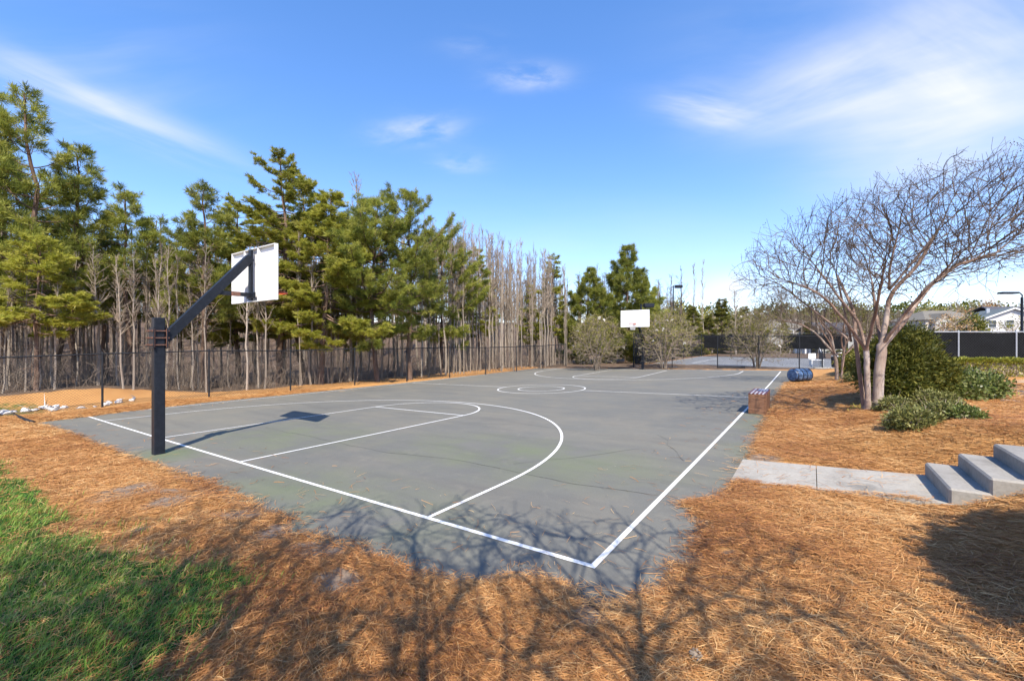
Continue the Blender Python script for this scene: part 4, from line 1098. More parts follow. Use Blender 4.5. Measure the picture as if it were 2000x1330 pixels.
# ------------------------------------------------------------------ shrubs at right
def shrub(name, lumps, k, ln, wd, mat, label, seed, cat='shrub', group=None, flat=.6, twigs=0, stem=True, spray=3, t0=.5):
    """leaf sprays spread through overlapping lumps; lumps = [(centre, radii)] in world metres"""
    rng = np.random.default_rng(seed); c0 = np.array(lumps[0][0]); z0 = float(H(c0[0], c0[1])); o = np.array([c0[0], c0[1], z0])
    root = empty(name, o, 0, label, cat, group); lm = MB(); tm = MB()
    tot = sum(r[0]*r[1]+r[0]*r[2] for _, r in lumps)
    for c, r in lumps:
        c = np.array(c)-o; r = np.array(r); n = int(k*(r[0]*r[1]+r[0]*r[2])/tot)
        d = rng.normal(size=(n, 3)); d /= np.linalg.norm(d, axis=1)[:, None]
        a = np.arctan2(d[:, 1], d[:, 0]); lump = 1+.13*np.sin(3*a+c[0]*3+4*d[:, 2])+.10*np.sin(7*a+9*d[:, 2])+.08*np.sin(13*d[:, 2]+5*a)
        pos = c+d*r*(lump*rng.uniform(.35, 1, n)**.38)[:, None]
        ok = pos[:, 2] > .03+np.array([float(base_h(px_+o[0], py_+o[1])) for px_, py_ in pos[:, :2]])-o[2] if n < 60000 else pos[:, 2] > .03
        pos = pos[ok]; d = d[ok]; n = len(pos); tt = np.clip(rng.normal(t0, .2, n)+.18*lump[ok]-.18, 0, 1)
        dr = d+rng.normal(0, .5, (n, 3))+np.array([0, 0, .25]); dr /= np.linalg.norm(dr, axis=1)[:, None]
        pos = np.repeat(pos, spray, 0); dr2 = np.repeat(dr, spray, 0)+rng.normal(0, flat, (n*spray, 3))
        off = np.repeat(dr, spray, 0)*np.tile(np.linspace(0, 1, spray), n)[:, None]*ln*1.4
        leaf_quads(lm, pos+off, dr2, ln*rng.uniform(.6, 1.2, n*spray), wd, np.clip(np.repeat(tt, spray)+rng.normal(0, .12, n*spray), 0, 1), rng)
        for _ in range(10 if stem else 0):
            e = c+rng.normal(0, .45, 3)*r; b = np.array([c[0]*.6+rng.normal(0, .05), c[1]*.6+rng.normal(0, .05), -.02])
            tube(tm, [b, (b+e)/2+np.array([0, 0, .06]), e], [.016, .01, .004], 4)
        for _ in range(twigs):
            d1 = rng.normal(size=3); d1[2] = abs(d1[2])*.7; d1 /= np.linalg.norm(d1); b = c+d1*r*.45; e = c+d1*r*rng.uniform(.9, 1.15)
            tube(tm, [b, (b+e)/2+rng.normal(0, .03, 3), e], [.008, .006, .003], 3)
            for _ in range(3): tube(tm, [(b+e)/2, e+rng.normal(0, .1, 3)], [.004, .002], 3)
    if tm.n: tm.obj('stems', M['bark_grey'], root)
    lm.obj('crown', M[mat], root)
    return root
gz = lambda u, d: float(H(*at(u, 665, d)[:2]))
def LG(u, v, zc_, rx, ry, rz): p = ground_at(u, v)+FW*ry*.8; return ((p[0], p[1], float(base_h(p[0], p[1]))+zc_), (rx, ry, rz))
def L3(u, d, zc_, rx, ry, rz): p = at(u, 665, d); return ((p[0], p[1], float(base_h(p[0], p[1]))+zc_), (rx, ry, rz))
shrub('evergreen_shrub', [LG(1806, 790, .7, .7, .85, .7), LG(1786, 788, .98, .5, .65, .56), LG(1812, 785, 1.2, .48, .65, .5), LG(1846, 788, .62, .46, .55, .5), LG(1778, 793, .4, .42, .5, .4)], 15000, .10, .03, 'cedar',
      'large dark evergreen shrub behind the trunks of the big crape myrtle', 51, t0=.42, group='shrubs at right')
shrub('evergreen_shrub', [L3(1690, 18.5, .5, .8, 1.0, .5), L3(1668, 18, .35, .4, .6, .4)], 4000, .11, .05, 'cedar', 'low green shrub between the two crape myrtle trunks', 52, t0=.55, group='shrubs at right')
shrub('laurel_shrub', [LG(1892, 786, .3, .56, .5, .33), LG(1928, 783, .3, .55, .5, .34), LG(1866, 786, .26, .4, .45, .3), LG(1950, 782, .24, .34, .4, .28)], 5200, .085, .045, 'laurel',
      'bright glossy green shrub left of the asphalt drive', 53, t0=.55, group='shrubs at right', spray=2, flat=.8)
G3 = 'low sprawling shrubs on the straw'
shrub('sprawling_shrub', [LG(1800, 842, .1, .24, .22, .17), LG(1780, 832, .07, .18, .18, .11), LG(1822, 834, .07, .17, .18, .12)], 2600, .06, .026, 'sprawl', 'nearest low round shrub on the straw in front of the dark evergreen', 54, group=G3, twigs=14)
shrub('sprawling_shrub', [LG(1858, 822, .08, .27, .24, .15), LG(1884, 816, .07, .2, .2, .12)], 2000, .06, .026, 'sprawl', 'low shrub with grey twigs right of the nearest round shrub', 55, group=G3, twigs=26)
shrub('sprawling_shrub', [LG(1846, 800, .12, .34, .3, .18)], 1400, .06, .026, 'sprawl', 'low shrub tucked between dark evergreen and glossy green shrub', 56, group=G3, twigs=22)
shrub('sprawling_shrub', [LG(1903, 824, .06, .17, .16, .12)], 500, .055, .026, 'laurel', 'smallest low green shrub, rightmost on the straw', 57, group=G3, twigs=5)
shrub('sprawling_shrub', [LG(1764, 806, .1, .26, .24, .14)], 900, .06, .025, 'sprawl', 'low shrub with bent bare stems just right of the big trunk', 58, group=G3, twigs=16)
shrub('sprawling_shrub', [L3(1680, 15.2, .12, .5, .4, .22)], 900, .06, .03, 'sprawl', 'low shrub on the straw near the foot of the second crape myrtle', 59, group=G3, twigs=6)
# green ground plants by the trunk
def patch(name, u, d, n, rx, ry, label, seed):
    rng = np.random.default_rng(seed); p = at(u, 665, d); m = MB()
    q = rng.normal(0, .45, (n, 2))*np.array([rx, ry]); xy = p[:2]+q[:, :1]*RT[:2]+q[:, 1:]*FW[:2]
    P = np.c_[xy, H(xy[:, 0], xy[:, 1])]; d_ = rng.normal(0, .5, (n, 3)); d_[:, 2] = 1
    leaf_quads(m, P, d_, rng.uniform(.05, .1, n), .02, np.clip(rng.normal(.7, .15, n), 0, 1), rng)
    tag(m.obj(name, M['hedge']), label, 'ground cover', kind='stuff')
patch('ground_cover', 1735, 9.7, 1600, .55, .45, 'yellow green ground cover at the foot of the big crape myrtle', 61)
patch('ground_cover', 1890, 11., 1800, 1.0, .4, 'short green ground cover in front of the glossy shrub', 62)
patch('ground_cover', 545, 9.2, 250, .25, .2, 'tuft', 63) if False else None
# hedge: clipped box of leaves
def hedge(a, b, depth, h, label, seed):
    rng = np.random.default_rng(seed); a = np.array(a[:2]); b = np.array(b[:2]); L = np.linalg.norm(b-a); d = (b-a)/L; n = np.array([-d[1], d[0]])
    z0 = .5; o = np.array([*a, z0]); root = empty('hedge', o, 0, label, 'hedge')
    cm = MB(); bar(cm, np.array([*(d*.2), h*.46]), np.array([*(d*(L-.2)), h*.46]), depth*.62, h*.78); cm.obj('stems', M['bark_grey'], root)
    k = int(L*4200); s = rng.uniform(0, L, k); w = rng.uniform(-1, 1, k); z = rng.uniform(.02, 1, k)
    f = rng.integers(0, 3, k); w = np.where(f == 0, np.sign(w)*rng.uniform(.72, 1, k), w); z = np.where(f > 0, rng.uniform(.84, 1, k), z)
    bulge = 1+.05*np.sin(s*4)+.04*np.sin(s*9.3+w*3)
    P = np.c_[d[0]*s+n[0]*w*depth/2*bulge, d[1]*s+n[1]*w*depth/2*bulge, z*h*(1+.03*np.sin(s*3+w*4)+.03*np.sin(s*11))]
    dr = rng.normal(0, .6, (k, 3))+np.c_[n[0]*w, n[1]*w, z*.9]
    lm = MB(); leaf_quads(lm, P, dr, rng.uniform(.05, .09, k), .04, np.clip(rng.normal(.5, .22, k), 0, 1), rng); lm.obj('crown', M['hedge'], root)
hedge(at(1700, 0, 16.6), at(2330, 0, 15.3), 1.0, .8, 'long clipped yellow green hedge in front of the black windscreen fence', 71)

# asphalt drive at right with kerb
p0 = [ground_at(u, v)[:2] for u, v in ((1962, 787), (2300, 800), (2300, 752), (1950, 756))]
def sheet(name, pts, dz, mat, thick=0.):
    pts = [np.array(p) for p in pts]; m = MB(); n = 10; V = []
    for i in range(n+1):
        a = pts[0]+(pts[3]-pts[0])*i/n; b = pts[1]+(pts[2]-pts[1])*i/n
        for j in range(n+1):
            c = a+(b-a)*j/n; V.append((c[0], c[1], float(base_h(*c))+.045+dz))
    ii = np.arange((n+1)**2).reshape(n+1, n+1)
    m.add(V, np.stack([ii[:-1, :-1], ii[:-1, 1:], ii[1:, 1:], ii[1:, :-1]], -1).reshape(-1, 4)); return m.obj(name, mat)
q_ = [ground_at(u, v)[:2] for u, v in ((1955, 790), (2300, 790), (2300, 745), (1945, 745))]
tag(sheet('pavement', q_, .0, M['concrete']), kind='structure')
q_ = [ground_at(u, v)[:2] for u, v in ((1968, 775), (2300, 775), (2300, 754), (1960, 754))]
tag(sheet('drive', q_, .006, M['asphalt']), kind='structure')

# ------------------------------------------------------------------ objects on the court edge
cr = empty('wooden_box', (8.11, 9.33, float(zc(8.165, 9.33))), 0, 'brown wooden box with flag stripes on its top standing on the right sideline', 'box')
m, nt, p_ = nodes('stained_wood')
co = N(nt, 'ShaderNodeTexCoord').outputs['Object']
wn = noise(nt, mapping(nt, co, (3, 3, 22)), 1.5, 6, .6, 1.2)
nt.links.new(ramp(nt, wn, [(.3, (.085, .038, .02)), (.5, (.19, .09, .045)), (.72, (.31, .165, .09))]).outputs[0], p_.inputs['Base Color']); p_.inputs['Roughness'].default_value = .5
M['wood'] = m
M['maroon'] = plain('maroon_stain', (.12, .025, .03), .5, .25, 9); M['chalk'] = plain('faded_white_paint', (.42, .4, .42), .6, .2, 12); M['navy'] = plain('navy_paint', (.03, .045, .14), .5, .3, 9); M['star'] = plain('white_star_paint', (.72, .72, .74), .6, .05)
m = MB()
for s in (-1, 1):
    box(m, (s*.172, 0, .235), (.022, 1.25, .47), bev=.004)
    box(m, (0, s*.614, .235), (.32, .022, .466), bev=.004)
m.obj('side_panel', M['wood'], cr)
m = MB()
for i in range(9):
    w_ = .37/9; box(m, (-.185+w_*(i+.5), 0, .4835), (w_-.003, 1.255, .02), m=i % 2, bev=.003)
m.obj('striped_top', [M['maroon'], M['chalk']], cr)
m = MB(); box(m, (.06, .25, .4955), (.22, .62, .006)); cn = m.obj('flag_canton', M['navy'], cr)
m = MB()
for i in range(4):
    for j in range(5):
        c = np.array([-.02+.053*i, -.0+.125*j, .5005]); a = np.arange(10)*math.pi/5; rr = np.where(np.arange(10) % 2 == 0, .03, .012)
        V = [c]+[c+np.array([r_*math.sin(t), 1.4*r_*math.cos(t), 0]) for r_, t in zip(rr, a)]
        m.add(V, None, [(0, 1+(k+1) % 10, 1+k) for k in range(10)])
m.obj('star', M['star'], cn)
# blue barrel lying on its side
bpt = ground_at(1562, 747)
br = empty('barrel', (bpt[0], bpt[1], float(H(bpt[0], bpt[1]))+.0), 0, 'blue barrel lying on its side with dark bands and open end', 'barrel')
br.rotation_euler.z = R(52); br.scale = (.88,)*3
m, nt, p_ = nodes('blue_plastic')
co = N(nt, 'ShaderNodeTexCoord').outputs['Object']
nt.links.new(ramp(nt, noise(nt, co, 7, 5, .65), [(.35, (.02, .04, .1)), (.55, (.06, .12, .24)), (.75, (.24, .34, .48))]).outputs[0], p_.inputs['Base Color']); p_.inputs['Roughness'].default_value = .4
M['blue'] = m
m = MB(); n = 28; a = np.linspace(0, 2*math.pi, n, endpoint=False); prof = [(-.47, .23), (-.44, .275), (-.2, .295), (0, .30), (.2, .298), (.42, .285), (.47, .27), (.45, .25), (.3, .262), (-.38, .255), (-.4, .05)]
V = [(x_, r_*math.cos(t), .3+r_*math.sin(t)) for x_, r_ in prof for t in a]; ii = np.arange(len(prof)*n).reshape(-1, n)
m.add(V, np.stack([ii[:-1], ii[1:], np.roll(ii[1:], -1, 1), np.roll(ii[:-1], -1, 1)], -1).reshape(-1, 4))
m.add([(-.475, .235*math.cos(t), .3+.235*math.sin(t)) for t in a]+[(-.475, 0, .3)], None, [(i, (i+1) % n, n) for i in range(n)])
m.obj('shell', M['blue'], br, True)
m = MB()
for x_, r_ in ((-.42, .285), (-.14, .304), (.12, .306), (.44, .29)):
    tt = np.linspace(0, 2*math.pi, 33); tube(m, np.stack([0*tt+x_, r_*np.cos(tt), .3+r_*np.sin(tt)], 1), .013, 5)
m.obj('hoop', M['black_matte'], br)
m = MB()
for t in np.arange(0, 6.2, math.pi/4): tube(m, [(-.42, .288*math.cos(t), .3+.288*math.sin(t)), (-.14, .303*math.cos(t), .3+.303*math.sin(t)), (.12, .306*math.cos(t), .3+.306*math.sin(t)), (.44, .292*math.cos(t), .3+.292*math.sin(t))], .008, 4)
m.obj('strap', M['black_matte'], br)
# white rocks beyond the left corner
rng = np.random.default_rng(9)
for i in range(26):
    u = rng.uniform(-60, 120) if i < 14 else rng.uniform(110, 262); v = np.interp(u, [-60, 0, 100, 200, 270], [818, 811, 801, 793, 784])+rng.normal(0, 2.5)
    p = ground_at(u, v); m = MB(); n = 14; d = rng.normal(size=(n, 3)); d /= np.linalg.norm(d, axis=1)[:, None]
    import bmesh
    bm = bmesh.new(); s = rng.uniform(.08, .17)*(1. if i < 14 else .75)
    for c in d: bm.verts.new((c[0]*s*rng.uniform(.8, 1.3), c[1]*s*rng.uniform(.8, 1.2), c[2]*s*.6))
    r_ = bmesh.ops.convex_hull(bm, input=bm.verts); bmesh.ops.delete(bm, geom=[g_ for g_ in r_['geom_interior'] if isinstance(g_, bmesh.types.BMVert)], context='VERTS')
    bmesh.ops.bevel(bm, geom=list(bm.edges), offset=s*.12, segments=1, affect='EDGES')
    me = bpy.data.meshes.new('rock'); bm.to_mesh(me); bm.free(); me.materials.append(M['rock'])
    o = bpy.data.objects.new('rock', me); col.objects.link(o); o.location = (p[0], p[1], float(H(p[0], p[1]))+s*.25)
    tag(o, 'white rock in the row on the ground by the left end of the fence', 'rock', 'white rocks')
# small black drain hose at the court corner and roll behind the far baseline
m = MB(); P = np.array([ground_at(u, v) for u, v in ((28, 816), (38, 820), (50, 824), (66, 827))]); P[:, 2] = [float(H(a_, b_)) for a_, b_ in P[:, :2]]; P[:, 2] += .03; tube(m, P, .035, 8, cap=True)
tag(m.obj('drain_hose', M['black_matte']), 'short black drain hose on the straw at the left corner of the court', 'hose')
m = MB(); a_, b_ = at(1402, 720, 27.0), at(1454, 720, 27.1); a_[2] = b_[2] = float(base_h(a_[0], a_[1]))+.09; cyl(m, a_, b_, .075, 12); 
for f in (0., .25, .5, .75, 1.): c = a_+(b_-a_)*f; cyl(m, c-RT*.02, c+RT*.02, .082, 12)
tag(m.obj('rolled_mat', M['black_matte']), 'long black rolled mat lying behind the far baseline', 'mat')

# lamps
def lamp(name, u, v, d, head, label, dirn=1, gooseneck=False):
    p = at(u, v, d); z0 = float(H(p[0], p[1])); root = empty(name, (p[0], p[1], z0), -YAW, label, 'lamp', 'area lamps'); hh = p[2]-z0
    m = MB(); cyl(m, (0, 0, 0), (0, 0, hh), .06, 10); box(m, (0, 0, .1), (.3, .3, .2), bev=.02); m.obj('pole', M['black_metal'], root)
    m = MB()
    if gooseneck:
        tube(m, [(0, 0, hh-.02), (-.02*dirn, 0, hh+.12), (dirn*.1, 0, hh+.24), (dirn*.3, 0, hh+.27)], .03, 8); m.obj('arm', M['black_metal'], root); m = MB()
        box(m, (dirn*(.28+head/2), 0, hh+.25), (head, .34, .1), bev=.03); box(m, (dirn*(.28+head/2), 0, hh+.195), (head*.7, .26, .012), m=1)
    else:
        box(m, (dirn*.12, 0, hh-.1), (.2, .06, .06)); m.obj('arm', M['black_metal'], root); m = MB()
        box(m, (dirn*(.2+head/2), 0, hh-.1), (head, .4, .3), bev=.03); box(m, (dirn*(.2+head/2), 0, hh-.256), (head*.8, .3, .012), m=1)
    m.obj('lamp_head', [M['black_metal'], M['glass']], root)
lamp('court_lamp', 1315, 558, 46, .75, 'dark box lamp on a tall pole rising above the bushes right of the far hoop')
lamp('court_lamp', 1252, 594, 31.5, .72, 'dark box lamp showing above the top edge of the far backboard')
lamp('street_lamp', 1996, 581, 24, .95, 'dark cobra style lamp on a slim pole at the right border', -1, True)
for u, v, d, lb in ((1585, 598, 52, 'left of three tall dark poles behind the tennis net'), (1594, 600, 50, 'middle of three tall dark poles behind the tennis net'), (1610, 606, 44, 'right of three tall dark poles behind the tennis net')):
    p = at(u, v, d); m = MB(); cyl(m, (0, 0, 0), (0, 0, p[2]-.2), .065, 8); box(m, (0, 0, .05), (.25, .25, .1)); box(m, (0, 0, p[2]-.15), (.16, .16, .1), bev=.03)
    o = m.obj('tall_pole', M['black_metal']); o.location = (p[0], p[1], .2); tag(o, lb, 'pole', 'tall poles')
# litter bin, white bench and stone edging by the tennis gate
p = at(1634, 725, 27.5); bn = empty('litter_bin', (p[0], p[1], float(base_h(p[0], p[1]))), 0, 'dark litter bin with pale rim left of the second crape myrtle', 'bin')
m = MB(); tube(m, [(0, 0, 0), (0, 0, .7), (0, 0, .78)], [.24, .28, .285], 16, cap=True)
for a in np.arange(0, 6.28, math.pi/8): bar(m, (.25*math.cos(a), .25*math.sin(a), .04), (.29*math.cos(a), .29*math.sin(a), .72), .03, .02, up=(math.cos(a), math.sin(a), 0))
m.obj('body', M['bin'], bn); m = MB(); torus(m, (0, 0, .79), .28, .022, 20, 6); m.obj('rim', M['galv'], bn)
p = at(1594, 722, 30); bn = empty('white_bench', (p[0], p[1], .22), -YAW, 'small white bench beside the tennis net', 'bench')
m = MB(); box(m, (0, 0, .42), (.9, .32, .04), bev=.008); m.obj('seat', M['trim'], bn); m = MB(); box(m, (-.18, .15, .68), (.52, .03, .38), bev=.008); m.obj('backrest', M['trim'], bn)
for s in (-.38, .38): m = MB(); box(m, (s, 0, .2), (.05, .28, .4)); m.obj('leg', M['trim'], bn)
m = MB(); rng = np.random.default_rng(15)
for i in range(9):
    p = at(1592+i*6.2, 728, 26.0); box(m, (p[0], p[1], float(base_h(p[0], p[1]))+.08), (.2, .16, .16+rng.uniform(-.02, .03)), rng.uniform(0, 1), bev=.03)
tag(m.obj('stone_edging', M['concrete']), 'low row of grey edging stones below the tennis net', 'edging')

# ------------------------------------------------------------------ buildings
def gable(mb, x0, x1, y0, y1, z0, z1, m=0, over=.3, th=.18, axis='y'):
    """gable roof with thickness, ridge along axis"""
    if axis == 'y':
        xm = (x0+x1)/2; k = (z1-z0)/(xm-x0)
        for s, xe in ((-1, x0-over), (1, x1+over)):
            ze = z0-k*over
            a = [(xe, y0-over, ze), (xm, y0-over, z1), (xm, y1+over, z1), (xe, y1+over, ze)]
            b = [(p[0], p[1], p[2]+th) for p in a]; mb.add(a+b, BOXQ if s < 0 else [q[::-1] for q in BOXQ], None, .5, m)
    else:
        ym = (y0+y1)/2; k = (z1-z0)/(ym-y0)
        for s, ye in ((-1, y0-over), (1, y1+over)):
            ze = z0-k*over
            a = [(x0-over, ye, ze), (x0-over, ym, z1), (x1+over, ym, z1), (x1+over, ye, ze)]
            b = [(p[0], p[1], p[2]+th) for p in a]; mb.add(a+b, BOXQ if s > 0 else [q[::-1] for q in BOXQ], None, .5, m)
def window(parent, c, w, h, n=(0, -1)):
    """framed window on a wall facing -y (n) or -x"""
    m = MB(); sx = (w, .08) if n[1] else (.08, w)
    t = .07
    for s in (-1, 1):
        if n[1]: box(m, (c[0]+s*(w/2+t/2), c[1]-.02, c[2]), (t, .1, h+2*t)); box(m, (c[0], c[1]-.02, c[2]+s*(h/2+t/2)), (w, .1, t))
        else: box(m, (c[0]-.02, c[1]+s*(w/2+t/2), c[2]), (.1, t, h+2*t)); box(m, (c[0]-.02, c[1], c[2]+s*(h/2+t/2)), (.1, w, t))
    if n[1]: box(m, (c[0], c[1]-.012, c[2]), (w, .05, .04))
    else: box(m, (c[0]-.012, c[1], c[2]), (.05, w, .04))
    f = m.obj('window', M['trim'], parent); m = MB()
    box(m, (c[0], c[1], c[2]), (w, .04, h) if n[1] else (.04, w, h)); m.obj('pane', M['glass'], f)
def wallbox(parent, x0, x1, y0, y1, z1, mat, gz1=None, axis='y'):
    m = MB(); box(m, ((x0+x1)/2, (y0+y1)/2, z1/2-.25), (x1-x0, y1-y0, z1+.5))
    if gz1:
        if axis == 'y':
            xm = (x0+x1)/2
            for y_ in (y0+.001, y1-.001): m.add([(x0, y_, z1), (x1, y_, z1), (xm, y_, gz1)], None, [(0, 1, 2)] if y_ < (y0+y1)/2 else [(0, 2, 1)])
    return m.obj('wall', mat, parent)
# white gabled house
d = 62; p = at(1912, 665, d); z0 = .3
hz = empty('house', (p[0], p[1], z0), -YAW-.50, 'white sided house with grey green gable roof above the windscreen fence at right', 'house', 'houses')
e0 = ztop(626, d)-z0; r0 = ztop(604, d)-z0
wallbox(hz, 0, 7.0, 0, 9.5, e0, M['siding_white'], r0)
m = MB(); gable(m, 0, 7.0, 0, 9.5, e0, r0); 
rf_ = m.obj('roof', M['roof_grey'], hz); m = MB(); box(m, (2.3, 4, r0-.1), (.35, .35, .8)); m.obj('vent_pipe', M['galv'], rf_)
m = MB(); k = (r0-e0)/3.5
for s in (-1, 1): bar(m, (3.5, -.33, r0+.02), (3.5+s*3.8, -.33, e0-k*.3+.02), .06, .2)
m.obj('fascia', M['trim'], hz)
window(hz, (1.35, -.02, ztop(633, d)-z0), .75, 1.0); window(hz, (3.1, -.02, ztop(633, d)-z0), .75, 1.0); window(hz, (5.4, -.02, ztop(633, d)-z0), .75, 1.0)
for x_ in (1.35, 3.1): window(hz, (x_, -.02, 1.5), .8, 1.3)
# tan house with hip roof and front gable
d = 68; p = at(1808, 665, d)
hz = empty('house', (p[0], p[1], z0), -YAW-.12, 'tan house with wide olive hip roof and a small front gable at right', 'house', 'houses')
e0 = ztop(624, d)-z0; r0 = ztop(604, d)-z0
wallbox(hz, 0, 9.2, 0, 8.0, e0, M['siding_tan'])
m = MB(); o_ = .35; A = [(-o_, -o_, e0-.05), (9.2+o_, -o_, e0-.05), (9.2+o_, 8+o_, e0-.05), (-o_, 8+o_, e0-.05), (2.6, 4, r0), (6.6, 4, r0)]
m.add(A, [(0, 1, 5, 4), (2, 3, 4, 5), (0, 3, 2, 1)], [(1, 2, 5), (3, 0, 4)]); m.obj('roof', M['roof_olive'], hz)
m = MB(); ge = e0-.35; gr = e0+.85; box(m, (2.0, -.45, ge/2-.2), (2.6, .9, ge+.4)); m.add([(.7, -.9, ge), (3.3, -.9, ge), (2.0, -.9, gr)], None, [(0, 1, 2)]); m.obj('wing', M['siding_grey'], hz)
m = MB(); gable(m, .7, 3.3, -.9, 1.8, ge, gr, over=.22, th=.12); m.obj('wing_roof', M['roof_olive'], hz)
window(hz, (1.7, -.92, ge-.75), .6, 1.1); window(hz, (2.35, -.92, ge-.75), .5, 1.1); window(hz, (5.2, -.02, e0-1.0), .9, 1.2); window(hz, (7.6, -.02, e0-1.0), .9, 1.2)
# dark roofed house at far right, behind
d = 88; p = at(1955, 665, d)
hz = empty('house', (p[0], p[1], 1.), -YAW, 'dark roofed house mostly hidden behind the white gabled house', 'house', 'houses')
e0 = ztop(612, d)-1; r0 = ztop(598, d)-1; wallbox(hz, 0, 8, 0, 7, e0, M['siding_grey']); m = MB(); gable(m, 0, 8, 0, 7, e0, r0, axis='x'); m.obj('roof', M['roof_dark'], hz); window(hz, (5.5, -.02, e0-1.), 1., 1.2)
# pavilion and pool house behind the tennis court
d = 58; p = at(1569, 665, d); hz = empty('pavilion', (p[0], p[1], .22), -YAW, 'small open pavilion with white posts and sloping roof behind the tennis court', 'pavilion')
m = MB(); e0 = ztop(672, d)-.22+.35
for x_ in (.25, 2.2): box(m, (x_, 0, e0/2), (.2, .2, e0)); box(m, (x_, 2, e0/2+.2), (.2, .2, e0+.4))
m.obj('posts', M['trim'], hz); m = MB(); m.add([(-.1, -.3, e0), (2.6, -.3, e0+.55), (2.6, 2.4, e0+.55), (-.1, 2.4, e0), (-.1, -.3, e0+.16), (2.6, -.3, e0+.71), (2.6, 2.4, e0+.71), (-.1, 2.4, e0+.16)], BOXQ); m.obj('roof', M['trim'], hz)
m = MB(); box(m, (1.2, 2.1, .9), (2.2, .1, 1.8)); m.obj('wall', M['siding_white'], hz)
d = 60; p = at(1606, 665, d); hz = empty('pool_house', (p[0], p[1], .2), -YAW, 'low grey pool house with small windows seen behind the tennis net', 'building')
e0 = ztop(646, d)-.2; wallbox(hz, 0, 4.6, 0, 5, e0, M['siding_grey']); m = MB(); gable(m, 0, 4.6, 0, 5, e0, e0+1.1, axis='x'); m.obj('roof', M['roof_dark'], hz)
window(hz, (1., -.02, 1.3), .8, .9); m = MB(); box(m, (2.9, -.03, 1.0), (.9, .08, 2.0)); m.obj('door', M['trim'], hz)
d = 95; p = at(1500, 665, d); hz = empty('house', (p[0], p[1], .5), -YAW, 'pale house almost hidden by twigs beyond the tennis court', 'house', 'houses')
e0 = ztop(640, d)-.5; wallbox(hz, 0, 10, 0, 8, e0, M['siding_grey']); m = MB(); gable(m, 0, 10, 0, 8, e0, e0+1.8, axis='x'); m.obj('roof', M['roof_olive'], hz)
window(hz, (2, -.02, e0-1.2), 1, 1.3); window(hz, (5, -.02, e0-1.2), 1, 1.3); window(hz, (8, -.02, e0-1.2), 1, 1.3)
# garden trees by the houses
def round_tree(u, v, d, r, mat, label, seed, k=1500, ln=.3):
    rng = np.random.default_rng(seed); p = at(u, 665, d); z0 = float(H(p[0], p[1])); zt = ztop(v, d)-z0
    root = empty('garden_tree', (p[0], p[1], z0), 0, label, 'tree'); m = MB(); tube(m, [(0, 0, -.1), (.05, 0, zt*.4), (0, .05, zt*.8)], [.12, .09, .03], 6)
    for i in range(14):
        a = i*2.4; q = np.array([0, 0, zt*rng.uniform(.25, .7)]); e = q+np.array([math.cos(a)*r*.8, math.sin(a)*r*.8, r*.6]); tube(m, [q, (q+e)/2, e], [.04, .025, .01], 4)
    m.obj('trunk', M['bark_grey'], root); m = MB()
    crown_cloud(m, (0, 0, zt-r*1.0), (r, r, r*1.05), k, ln, ln*.5, rng)
    crown_cloud(m, (r*.4, 0, zt-r*1.5), (r*.8, r*.8, r*.7), k//2, ln, ln*.5, rng); m.obj('crown', M[mat], root)
round_tree(1892, 614, 55, 1.7, 'cedar', 'dark rounded evergreen between the tan house and the white house', 81, 2600)
round_tree(1866, 604, 52, 1.8, 'rust_leaf', 'thin tan leaved tree in front of the tan house', 82, 520, .2)
round_tree(1842, 612, 54, 1.3, 'rust_leaf', 'smaller tan leaved tree left of the thin tan one', 85, 350, .2)
round_tree(1925, 592, 100, 3.4, 'dry', 'rusty orange tree on the skyline above the white house', 83, 1800, .5)
round_tree(1978, 618, 40, 1.5, 'bud', 'sparse olive tree at right in front of the white house', 84, 700, .18)
round_tree(1770, 622, 50, 2.2, 'bud', 'pale budding tree seen through the right limbs of the big crape myrtle', 86, 700, .2)

# round evergreen behind the viewpoint, casting the broad shadow at lower right
sx, sy = 12.68, -.5
shrub('clipped_evergreen', [((sx, sy, float(base_h(sx, sy))+2.1), (.95, .95, 1.0)), ((sx+.2, sy-.2, float(base_h(sx, sy))+1.0), (1.1, 1.0, 1.0))], 16000, .1, .06, 'cedar', 'dense rounded evergreen out of view whose broad shadow lies at lower right', 92, cat='shrub')

# ------------------------------------------------------------------ pine straw and grass blades near the viewpoint
rs = np.random.default_rng(61)
def polar(n, r0, r1, pw, a0=-54, a1=56):
    r = (r0**pw+(r1**pw-r0**pw)*rs.random(n))**(1/pw); a = np.radians(rs.uniform(a0, a1, n))
    dx = np.sin(a); dy = np.cos(a)
    xy = CAM[:2]+r[:, None]*(dx[:, None]*RT[:2]+dy[:, None]*FW[:2]); return xy[:, 0], xy[:, 1], r
x, y, r = polar(560000, 1.6, 21, .72, -60, 64)
sd = court_sd(x, y); gsd = grass_sd(x, y)
keep = (sd > .0-rs.exponential(.05, len(x))) & ((gsd > 0) | (rs.random(len(x)) < .27))
inw = (x > WALK[0]-.02) & (x < 14) & (y > WALK[2]+.07*wob(x, y, 7, 6)) & (y < WALK[3]+.02)
keep &= ~inw & (x > -9.6) & (rs.random(len(x)) > .85*dirt(x, y))
keep |= (sd < 0) & (sd > -1.5) & (rs.random(len(x)) < .006)
keep |= inw & (y > WALK[2]+.05) & (y < WALK[3]-.02) & (x < 10.28) & (rs.random(len(x)) < .03)
x, y, r = x[keep], y[keep], r[keep]; k = len(x)
flow = .9*wob(x, y, 1.1, 8, 3)
th = flow+rs.normal(0, .9, k); ln = rs.uniform(.05, .15, k)*(1+.035*r); wd = .0021*(1+.17*r)
el = rs.normal(.03, .13, k)
dr = np.stack([np.cos(th)*np.cos(el), np.sin(th)*np.cos(el), np.sin(el)], 1)
onw = (x > WALK[0]) & (x < 10.3) & (y > WALK[2]) & (y < WALK[3])
